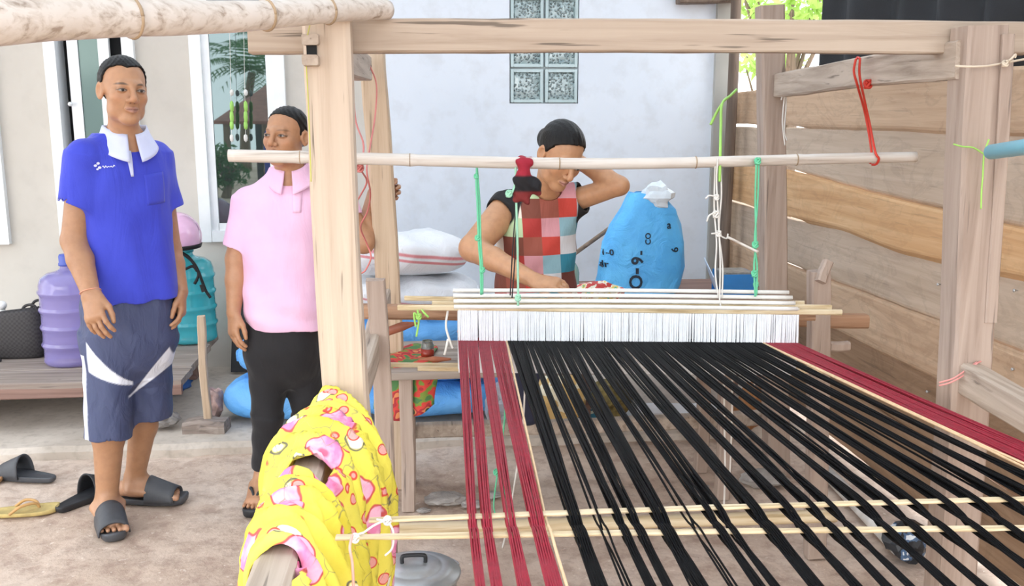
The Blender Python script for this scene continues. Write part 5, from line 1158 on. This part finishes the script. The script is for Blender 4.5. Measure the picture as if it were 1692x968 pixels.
mb = MB(); a = P(690, 572, 3.36); b = P(745, 560, 3.36); a[2] = b[2] = .566; mb.add(*tube([a, (a+b)/2, b], [.003, .013, .004], 10, 14)); o = mb.build('shuttle', plain('orange_brown_wood', 'b06a4a', .5, .2), None, True); tag(o, 'orange-brown shuttle lying on the grey plank bench near the jar', 'shuttle')
# table by the house wall with the big blue bag -----------------------------------------------------
tb_ = empty('side_table', (1.15, 4.3, .05), 'plain low wooden table by the white house wall behind the loom', 'table')
mb = MB(); mb.add(*beam((.66, 4.33, .615), (1.62, 4.33, .615), .55, .03, (0, 0, 1), .004, .001, 8, 95)); mb.build('table_top', M_REDWOOD, tb_)
for X_ in (.72, 1.56):
    for Y_ in (4.12, 4.54): mb = MB(); mb.add(*beam((X_, Y_, .05), (X_, Y_, .60), .05, .05, (0, 1, 0), .004, .001, 4, 3)); mb.build('leg', M_REDWOOD, tb_)
def blue_bag():
    Yc = 4.28; r = empty('blue_sack', (P(1058, 487, Yc)[0], Yc, .63), 'tall bright blue woven sack with dark lettering, open at the top', 'sack')
    secs = [(487, 984, 1116), (470, 986, 1122), (440, 990, 1128), (400, 996, 1129), (370, 1008, 1124), (345, 1026, 1116), (325, 1036, 1098), (318, 1040, 1092)]
    L = []; n = 48; zt = .632
    for i, (py, l, rr) in enumerate(secs):
        a0 = P(l, py, Yc); b0 = P(rr, py, Yc); c0 = (a0+b0)/2; w = (b0[0]-a0[0])/2; z = max(zt, c0[2]) if i else zt; t = i/(len(secs)-1); dep = .13*(1-.55*t)
        ring = []
        for k in range(n):
            a = 2*math.pi*k/n; nn = 1+.05*noise.noise(Vector((math.cos(a)*2.5, math.sin(a)*2.5, z*9)))*(1+1.2*t)+.025*noise.noise(Vector((math.cos(a)*7, math.sin(a)*7, z*22)))
            ring.append(A(c0[0]+w*nn*math.copysign(abs(math.cos(a))**.8, math.cos(a)), Yc+dep*nn*math.copysign(abs(math.sin(a))**.85, math.sin(a)), z+(.012*noise.noise(Vector((a*2, 3, 1))) if i > 4 else 0)))
        L.append(np.array(ring))
    L2 = []
    for i in range(len(L)-1):
        for s in range(4): L2.append(L[i]*(1-s/4)+L[i+1]*s/4)
    L2.append(L[-1]); V, Fc = rings(L2, None); mt = m_sack('bright_blue_sack', '62c0fa', '4fabf0'); o = mesh_obj('sack_body', V, Fc, mt, r, True)
    tri = [];  
    bvh = BVHTree.FromPolygons([tuple(v) for v in V], [tuple(int(i) for i in f_) for f_ in Fc])
    ink = plain('navy_ink', '12283f', .6, .1)
    def letter(txt, px, py, size, ang, bold=.0):
        Vt, Ft = text_mesh(txt, size, .0, bold); ca, sa = math.cos(ang), math.sin(ang); c_ = P(px, py, Yc-.3); out = []
        c_ = P(px, py, Yc-.13)
        for v in Vt:
            p = A(c_[0]+v[0]*ca-v[1]*sa, Yc-.5, c_[2]+v[0]*sa+v[1]*ca); h, _, _, _ = bvh.ray_cast(Vector(p), Vector((0, 1, 0))); out.append(np.array(h)+A(0, -.0035, 0) if h is not None else A(p[0], Yc-.12, p[2]))
        mesh_obj('lettering', out, Ft, ink, r)
    letter('O', 1053, 467, .085, math.pi/2, .002); letter('-', 1052, 449, .085, math.pi/2, .003); letter('9', 1056, 432, .075, math.pi/2, .002); letter('-', 1060, 419, .06, math.pi/2, .002)
    letter('1-0', 1009, 421, .038, .1, .001); letter('dr', 1003, 441, .040, .1, .001); letter('CO', 1074, 396, .036, math.pi/2, .001); letter('a', 1110, 374, .05, 0, .001); letter('6', 1120, 415, .05, math.pi/2, .001)
    # white inner liner bunched at the mouth
    lin_ = crumple('liner_tmp', P(1080, 334, Yc)+A(0, -.03, -.045), .075, plain('white_film', 'e6f0f8', .3, .06), None, None, 21, (1.0, .8, .9), .4); 
    w_ = lin_.matrix_world; lin_.name = 'liner'; lin_.parent = r; lin_.location = lin_.location-r.location
blue_bag()
def stick():
    a = P(948, 420, 4.55); b = P(1034, 358, 4.45); mb = MB(); mb.add(*tube([a+(a-b)*2.2, a, b], .011, 10, 16)); o = mb.build('broom_handle', wood('stick_wood', '9b8778', '84705f', '6b594b', 'x', .3), None, True); tag(o, 'brown wooden stick leaning up against the blue lettered sack', 'stick')
stick()
def bluebox():
    r = empty('open_box', P(1207, 484, 4.2), 'small open blue and white cardboard box on the table by the back loom post', 'box'); bl = plain('box_blue', '2f86d2', .5, .06); wh = plain('box_white', 'cfe0f2', .5, .05)
    z0 = .632; x0, x1 = P(1192, 480, 4.15)[0], P(1246, 480, 4.15)[0]; z1 = P(1210, 452, 4.15)[2]
    m1 = MB(); m1.add(*box((x0, 4.12, z0), (x1, 4.125, z1))); m1.add(*box((x1-.004, 4.125, z0), (x1, 4.30, z1))); m1.add(*box((x0, 4.295, z0), (x1-.004, 4.30, z1))); m1.add(*box((x0, 4.125, z0), (x1-.004, 4.295, z0+.004))); m1.build('box_tray', bl, r)
    m1 = MB(); m1.add(*beam(A(x0-.006, 4.21, z0+.012), A(x0-.060, 4.16, z1+.03), .17, .004, (1, 0, 0), .001, 0, 2)); m1.build('flap', wh, r)
    m1 = MB(); m1.add(*box((x0+.01, 4.14, z0+.02), (x1-.01, 4.28, z1+.006), .006)); m1.build('contents', plain('grey_packets', 'a9a49c', .5, .3, 40), r)
bluebox()
crumple('snack_packet', P(985, 482, 3.98)+A(0, .0, -.06), .085, (lambda t: t.fin(t.ramp(t.noise(24, None, 2), [(.34, 'c8413a'), (.44, 'e9e2cf'), (.54, 'e3c765'), (.62, '57b08a'), (.68, 'f0ece2')], 'CONSTANT'), .35))(NT('snack_print')), 'crumpled colourful snack packet beside the weaver on the table edge', 'packet', 14, (1.5, .6, .55))
mb = MB(); c = P(952, 470, 4.25); c[2] = .632; mb.add(*lathe([(.03, 0), (.033, .01), (.034, .10), (.028, .125), (.013, .15), (.012, .175)], c+A(-.02, 0, 0), 20)); o = mb.build('green_bottle', plain('pale_green_glass', 'b5d3c4', .1, .04, Transmission_Weight=.5), None, True); tag(o, 'pale green glass bottle on the table behind the weaver', 'bottle')
# things on the concrete beneath the loom ---------------------------------------------------------------
def carton():
    x0, x1 = P(886, 690, 4.15)[0], P(1030, 690, 4.15)[0]; z1 = P(950, 656, 4.15)[2]; r = empty('carton', ((x0+x1)/2, 4.25, .052), 'teal blue carton with cream lettering on the concrete under the loom', 'box')
    m1 = MB(); m1.add(*box((x0, 4.15, .054), (x1, 4.36, z1), .003)); m1.build('carton_body', plain('teal_card', '2f7f9a', .5, .06), r)
    for i, (w, s, dz) in enumerate((('ANS', .085, .0),)):
        Vt, Ft = text_mesh(w, s, .0006, .003); mesh_obj('lettering', Vt[:, [0, 2, 1]]*A(1, 1, 1)+A((x0+x1)/2-.01, 4.147, .054+(z1-.054)/2), Ft, plain('cream_ink', 'cfd6c6', .6, .05), r)
carton()
mb = MB(); mb.add(*beam(P(1040, 668, 4.05)+A(0, 0, -.05), P(1180, 668, 4.05)+A(0, 0, -.05), .30, .05, (0, .55, 1), .004, .0, 6)); o = mb.build('foam_board', plain('white_foam', 'd7dbe2', .8, .04)); tag(o, 'flat pale foam board lying on the concrete under the loom', 'board')
crumple('clear_bag', Zp(818, 702, .055)+A(.03, -.10, 0), .09, plain('hazy_plastic', 'd0cdd4', .25, .12, 30, Transmission_Weight=.35), 'hazy plastic bag of bits on the concrete under the loom', 'plastic bag', 31, (.9, .8, 1.2)); crumple('mesh_bag', Zp(1015, 668, .22)+A(0, .1, -.1), .09, plain('olive_mesh', '8a7a45', .7, .4, 60), 'small olive yellow mesh bag behind the teal carton', 'bag', 33, (1, .8, 1)); crumple('brown_bag', Zp(1236, 700, .055)+A(-.02, -.08, 0), .085, plain('orange_brown_paper', 'b0794a', .7, .2, 10), 'orange-brown paper bag on the concrete by the back loom post', 'bag', 35, (.8, .8, 1.2))
crumple('flowered_bundle', A(P(925, 648, 4.0)[0], 4.0, .055), .11, (lambda t: t.fin(t.ramp(t.noise(20, None, 2), [(.36, 'd8b77a'), (.5, 'efe8cf'), (.62, 'e9e0c0'), (.70, '8a9a6a')], 'CONSTANT'), .8))(NT('cream_floral')), 'cream flowered cloth bundle under the plank bench', 'bundle', 36, (1.1, .7, 1.3), .2)
# stones and concrete chips on the dirt
M_STONE = plain('grey_stone', 'b3aca6', .9, .2, 20, .4)
for i, (px, py, s) in enumerate([(735, 832, .06), (782, 838, .035), (812, 822, .03), (1262, 800, .075), (1166, 805, .012), (905, 740, .012), (700, 846, .02)]):
    crumple('stone', Zp(px, py, -.004), s, M_STONE, ['broad flat chip of concrete beside the back loom post', 'small grey stone next to the broad concrete chip', 'pale pebble under the crimson warp', 'biggest concrete lump lying near the white floor pipe', 'tiny white pebble on bare dirt under the black warp', 'tiny pebble at the edge of the concrete walkway', 'small stone at the foot of the loom upright'][i], 'stone', 50+i, (1.3, .9, .35))
# white pipe and bag on the floor by the plank wall, blue pipe at the right
def pipe(name, a, b, r, mat, label, cat='pipe'):
    a = np.asarray(a, float); b = np.asarray(b, float); d, rr, u = frame_from(b-a); L = []
    for t, k in ((0, .82), (0, 1), (1, 1), (1, .82)): L.append(np.array([a+(b-a)*t+k*r*(rr*math.cos(q*2*math.pi/24)+u*math.sin(q*2*math.pi/24)) for q in range(24)]))
    L = [L[0]+d*.05]+L+[L[3]-d*.05]; V, Fc = rings(L, None); o = mesh_obj(name, V, Fc, mat, None, True); return tag(o, label, cat)
pipe('floor_pipe', Zp(1352, 765, .03), Zp(1485, 905, .03), .028, plain('chalky_white_pipe', 'dcd8d2', .6, .15, 15), 'chalky white pipe lying on the ground along the plank wall')
crumple('dark_bag', Zp(1497, 925, .0), .075, (lambda t: t.fin(t.ramp(t.noise(20, None, 2), [(.42, '23262b'), (.52, '47607f'), (.60, 'd6dade')], 'CONSTANT'), .4))(NT('dark_blue_plastic')), 'dark blue and white plastic bag at the end of the white pipe', 'plastic bag', 41, (1, .8, .9))
a = P(1638, 251, 1.98); b = P(1720, 239, 1.75); pipe('blue_pipe', a, a+(b-a)*3, .0165, plain('blue_pvc', '86d3ea', .35, .05), 'light blue plastic pipe sticking out beside the front loom post')
# ================================================================== CORDS, TIES AND SMALL HANGING THINGS
M_RCORD = plain('red_cord', 'd9402f', .6, .1); M_PCORD = plain('faded_red_cord', 'd97f78', .6, .1); M_GCORD = plain('mint_green_cord', '6fd0a2', .6, .1); M_LIME = plain('lime_ribbon', 'a6dc6a', .5, .1); M_WCORD = plain('white_cord', 'e9e6e0', .8, .08); M_BCORD = plain('black_cord', '1d1c1e', .6, .1); M_YCORD = plain('yellow_cord', 'c4c45e', .6, .1)
def cord(name, label, strands, mat, r=.003, cat='cord', knots=()):
    """strands: lists of (px, py, Y); knots: (px, py, Y, size)"""
    al = [P(*q) for s in strands for q in s]; lo = min(al, key=lambda v: v[2]); root = empty(name, lo, label, cat)
    for s in strands: mb = MB(); mb.add(*tube([P(*q) for q in s], r, 6, max(10, 8*len(s)))); mb.build('strand', mat, root, True)
    for px, py, Y, sz in knots:
        c = P(px, py, Y); mb = MB()
        for k in range(3):
            a = k*2.1; mb.add(*tube([c+sz*A(math.cos(t+a)*(.9-.2*k), math.sin(t*1.0+a)*.7, math.sin(t+a*1.7)*.9) for t in np.linspace(0, 6.0, 9)], r*1.1, 6, 30))
        mb.build('knot', mat, root, True)
    return root
cord('red_hanger_cord', 'bright red cord tying the bamboo heddle pole to the right side beam', [[(1414, 98, 2.56), (1411, 118, 2.56), (1417, 142, 2.57), (1430, 190, 2.66), (1440, 250, 2.62), (1438, 270, 2.60)], [(1421, 97, 2.56), (1420, 120, 2.56), (1424, 145, 2.57), (1436, 200, 2.64), (1446, 250, 2.59), (1452, 262, 2.585), (1448, 271, 2.60), (1441, 272, 2.62)], [(1414, 99, 2.56), (1417, 95, 2.62), (1421, 97, 2.56)]], M_RCORD, .0036, knots=[(1434, 139, 2.57, .011)])
cord('faded_red_cord', 'faded red cord looped from the left side beam down to the heddle pole', [[(576, 128, 3.30), (583, 150, 3.2), (588, 200, 3.0), (600, 235, 2.8), (600, 262, 2.67)], [(611, 108, 3.36), (622, 140, 3.32), (620, 190, 3.2), (612, 240, 3.0), (606, 280, 2.85), (612, 320, 2.9), (607, 350, 3.0), (596, 375, 3.1), (606, 402, 3.2), (613, 425, 3.2), (604, 446, 3.2), (596, 452, 3.2)], [(597, 282, 2.68), (606, 300, 2.8), (596, 322, 2.9), (585, 340, 3.0)]], M_PCORD, .0028, knots=[(595, 278, 2.66, .010)])
cord('mint_cord', 'mint green knotted cord by the weaver hanging from the heddle pole', [[(789, 262, 2.64), (787, 300, 2.64), (789, 340, 2.63), (791, 400, 2.62), (794, 440, 2.62), (795, 487, 2.62)], [(787, 262, 2.66), (792, 330, 2.64), (794, 395, 2.62), (797, 445, 2.62), (797, 486, 2.62)]], M_GCORD, .0030, knots=[(787, 291, 2.64, .005), (789, 393, 2.62, .006), (797, 446, 2.62, .006)])
cord('pale_mint_cord', 'pale mint cord with a bow tied beside the dark red rag', [[(852, 262, 2.63), (853, 330, 2.62), (855, 400, 2.62), (856, 470, 2.61), (856, 505, 2.60)], [(853, 300, 2.62), (846, 318, 2.61), (838, 322, 2.61)], [(853, 296, 2.62), (860, 290, 2.61), (862, 300, 2.61)]], plain('pale_mint_cord', 'a9e2c2', .6, .1), .0034, knots=[(853, 298, 2.62, .007), (856, 492, 2.60, .007), (841, 320, 2.61, .008)])
cord('black_cord', 'thin black cord by the dark red rag above the heddles', [[(857, 300, 2.63), (851, 360, 2.625), (846, 430, 2.62), (843, 488, 2.61)], [(860, 320, 2.63), (853, 380, 2.625), (850, 440, 2.62), (846, 492, 2.61)]], M_BCORD, .0018)
cord('frayed_cord', 'frayed white cord hanging from the heddle pole near the back loom post', [[(1186, 262, 2.60), (1184, 300, 2.60), (1187, 360, 2.59), (1190, 430, 2.58), (1189, 497, 2.57)], [(1190, 264, 2.61), (1192, 320, 2.60), (1188, 380, 2.59), (1194, 440, 2.58), (1193, 492, 2.57)], [(1182, 270, 2.61), (1180, 340, 2.60), (1184, 400, 2.59), (1182, 450, 2.58), (1187, 490, 2.57)], [(1184, 325, 2.59), (1172, 323, 2.585), (1166, 328, 2.58)], [(1184, 350, 2.59), (1172, 356, 2.58), (1168, 366, 2.58)], [(1186, 385, 2.59), (1176, 386, 2.58)], [(1188, 388, 2.59), (1200, 394, 2.6), (1203, 386, 2.6)], [(1190, 497, 2.56), (1192, 530, 2.56), (1194, 560, 2.55)]], M_WCORD, .0024, knots=[(1184, 326, 2.59, .007), (1183, 354, 2.59, .009), (1187, 386, 2.59, .008)])
cord('mint_cord', 'mint green knotted cord near the back loom post hanging from the heddle pole', [[(1250, 262, 2.585), (1248, 330, 2.58), (1249, 400, 2.57), (1246, 440, 2.57), (1248, 490, 2.56)], [(1254, 262, 2.60), (1252, 330, 2.58), (1247, 400, 2.57), (1251, 440, 2.57), (1250, 488, 2.56)]], M_GCORD, .0030, knots=[(1252, 266, 2.585, .008), (1248, 404, 2.57, .008), (1247, 452, 2.57, .008), (1249, 470, 2.57, .006)])
cord('lime_ribbon', 'lime green ribbon hanging beside the dark corner pole', [[(1217, 148, 2.9), (1207, 158, 2.85), (1193, 172, 2.75), (1191, 210, 2.70), (1190, 258, 2.62), (1189, 300, 2.60)], [(1193, 172, 2.75), (1184, 186, 2.75), (1174, 206, 2.75)]], M_LIME, .0042, 'ribbon')
cord('spare_twig', 'short pale twig stuck through the mint cord near the back loom post', [[(1203, 392, 2.60), (1252, 416, 2.56)]], M_BAM, .004, 'twig')
cord('lime_ties', 'lime green plastic ties at the left end of the heddle bar', [[(690, 512, 2.64), (692, 530, 2.63), (688, 556, 2.63)], [(697, 512, 2.64), (702, 518, 2.63), (708, 524, 2.63)], [(692, 524, 2.63), (684, 518, 2.63), (687, 540, 2.63)]], M_LIME, .003, 'tie', knots=[(692, 523, 2.63, .007)])
cord('white_tie', 'white cord loop hanging beside the row of heddles', [[(740, 512, 2.66), (737, 540, 2.65), (745, 568, 2.65), (748, 575, 2.65)], [(740, 560, 2.65), (736, 580, 2.64), (734, 586, 2.64)]], M_WCORD, .0036, 'tie')
cord('post_string', 'pale string tied around the top of the front loom post', [[(1578, 109, 2.04), (1600, 110, 2.03), (1630, 109, 2.03), (1660, 104, 2.04), (1692, 98, 2.0), (1720, 94, 1.95)], [(1660, 104, 2.04), (1670, 98, 2.03), (1678, 90, 2.03), (1677, 96, 2.03)]], plain('pale_string', 'd9c9b4', .8, .1), .0026, 'string', knots=[(1661, 105, 2.03, .006)])
cord('pink_string', 'pink string wound low around the front loom post above the side rail', [[(1552, 637, 2.06), (1570, 632, 2.04), (1592, 620, 2.035), (1612, 602, 2.04), (1622, 596, 2.06)], [(1552, 632, 2.06), (1575, 625, 2.04), (1598, 610, 2.035), (1614, 598, 2.05)]], plain('pink_string', 'e39a94', .7, .1), .0022, 'string')
cord('green_string', 'thin green string knotted on the front loom post beside the blue pipe', [[(1575, 238, 2.04), (1590, 242, 2.035), (1608, 244, 2.035), (1625, 254, 2.035)], [(1634, 230, 2.03), (1626, 255, 2.035), (1624, 290, 2.035), (1622, 312, 2.035), (1621, 345, 2.035)]], M_LIME, .0020, 'string')
cord('yellow_string', 'thin yellow string running down the left edge of the pale front loom post', [[(522, 30, 2.03), (514, 36, 2.03), (508, 58, 2.03)], [(506, 108, 2.045), (509, 160, 2.045), (511, 210, 2.045), (513, 262, 2.045), (514, 300, 2.045)]], M_YCORD, .0013, 'string')
cord('lease_tie', 'white string tying the left ends of the two lease sticks', [[(640, 858, 1.41), (618, 868, 1.40), (596, 884, 1.385), (590, 890, 1.38)], [(622, 858, 1.42), (640, 862, 1.42), (650, 880, 1.40), (648, 905, 1.39), (636, 918, 1.385)], [(600, 880, 1.38), (590, 884, 1.38), (586, 892, 1.375)]], M_WCORD, .0018, 'string', knots=[(640, 860, 1.42, .006), (587, 889, 1.375, .006)])
cord('pink_tie', 'pale pink string hanging from the farther lease stick over the yellow cloth', [[(582, 884, 1.36), (578, 905, 1.33), (582, 930, 1.33), (584, 970, 1.33), (584, 1000, 1.33)]], plain('pale_pink_string', 'f0b6a8', .7, .1), .0022, 'string')
# treadle cords under the warp
cord('treadle_cord', 'pair of white treadle cords hanging under the black warp', [[(1196, 615, 2.63), (1197, 700, 2.66), (1198, 780, 2.70), (1196, 845, 2.72)], [(1210, 615, 2.63), (1209, 700, 2.66), (1206, 790, 2.70)]], M_WCORD, .0030)
cord('treadle_cord', 'white treadle cord hanging under the crimson warp', [[(868, 612, 2.64), (864, 700, 2.66), (850, 800, 2.70), (838, 870, 2.72), (830, 905, 2.74)]], M_WCORD, .0026)
cord('treadle_cord', 'mint green treadle cord hanging under the crimson warp', [[(836, 612, 2.64), (833, 700, 2.66), (822, 780, 2.70), (816, 830, 2.72), (818, 850, 2.72)], [(833, 760, 2.7), (834, 850, 2.72)]], M_GCORD, .0024, knots=[(820, 780, 2.70, .008)])
# frayed fibre on the back post
cord('fibre_tuft', 'frayed white fibre hanging down the right edge of the back loom post', [[(1294, 128, 3.40), (1296, 160, 3.39), (1293, 200, 3.39), (1297, 240, 3.39)], [(1296, 130, 3.40), (1299, 170, 3.39), (1296, 215, 3.39), (1300, 232, 3.39)], [(1295, 150, 3.39), (1291, 165, 3.38)]], M_WCORD, .0030, 'fibre')
# dark red and black rag tied on the heddle pole
def rag():
    f = Field(axis_pts(.25, .50, .004), axis_pts(2.54, 2.74, .004), axis_pts(1.10, 1.42, .004)); c = P(864, 290, 2.63); f = Field(axis_pts(c[0]-.10, c[0]+.10, .0035), axis_pts(2.54, 2.72, .0035), axis_pts(c[2]-.12, c[2]+.10, .0035))
    q = lambda px, py, Y=2.62: P(px, py, Y)
    for a, b, r1, r2 in (((858, 268), (866, 284), .012, .013), ((874, 267), (866, 284), .012, .013), ((866, 270), (866, 290), .014, .014), ((862, 296), (882, 308), .022, .022), ((882, 308), (888, 318), .020, .010), ((862, 300), (860, 325), .020, .016), ((868, 318), (870, 332), .014, .010), ((856, 314), (850, 330), .010, .005)): f.put(cone(q(*a), q(*b), r1, r2), .010)
    f.put(cone(q(858, 266, 2.63)+A(0, .012, .0), q(875, 266, 2.63)+A(0, .012, 0), .013, .013), .01)
    f.warp_by(lambda x, y, z: .003*np.sin(x*190+z*120)*np.sin(z*90)); V, Q = f.mesh(); dk = np.array(lin('18161a')); rd = np.array(lin('9c1f33')); rd2 = np.array(lin('7d2a2a'))
    zc = P(864, 290, 2.62)[2]; zb = P(864, 316, 2.62)[2]; m = np.clip((V[:, 2]-zc)/.006+.5, 0, 1)[:, None]; m2 = np.clip((zb-V[:, 2])/.006+.5, 0, 1)[:, None]; col = dk*(1-m)+rd*m; col = col*(1-m2)+rd2*m2
    t = NT('rag_cotton'); at = t.n('ShaderNodeAttribute'); at.attribute_name = 'col'; t.bump(t.noise(60, None, 3), .4, .006); mt = t.fin(at.outputs['Color'], .85)
    o = mesh_obj('knotted_rag', V, Q, mt, None, True, col); tag(o, 'dark red and black rag knotted around the bamboo heddle pole', 'rag')
rag()
# two strings of beads put in for bright spots of light in the pane
for px in (383, 406):
    top = P(px, -40, 5.22); root = empty('lightspot_string', P(px, 232, 5.22), 'string of lime and white beads put in for bright spots on the window pane', 'light spot', 'charm strings at the window')
    mb = MB(); mb.add(*tube([A(top[0], 5.22, 2.62), P(px, 235, 5.22)], .0012, 5, 6)); mb.build('string', M_WCORD, root)
    for py, h, m_ in ((153, 5, M_WCORD), (176, 9, M_LIME), (193, 10, M_LIME), (207, 7, M_LIME), (228, 6, M_WCORD)):
        c = P(px, py, 5.22); hh = h*.0034; mb = MB(); mb.add(*lathe([(.002, -hh), (.009, -hh*.7), (.011, 0), (.009, hh*.7), (.002, hh)], c, 12)); mb.build('lightspot', m_, root, True)
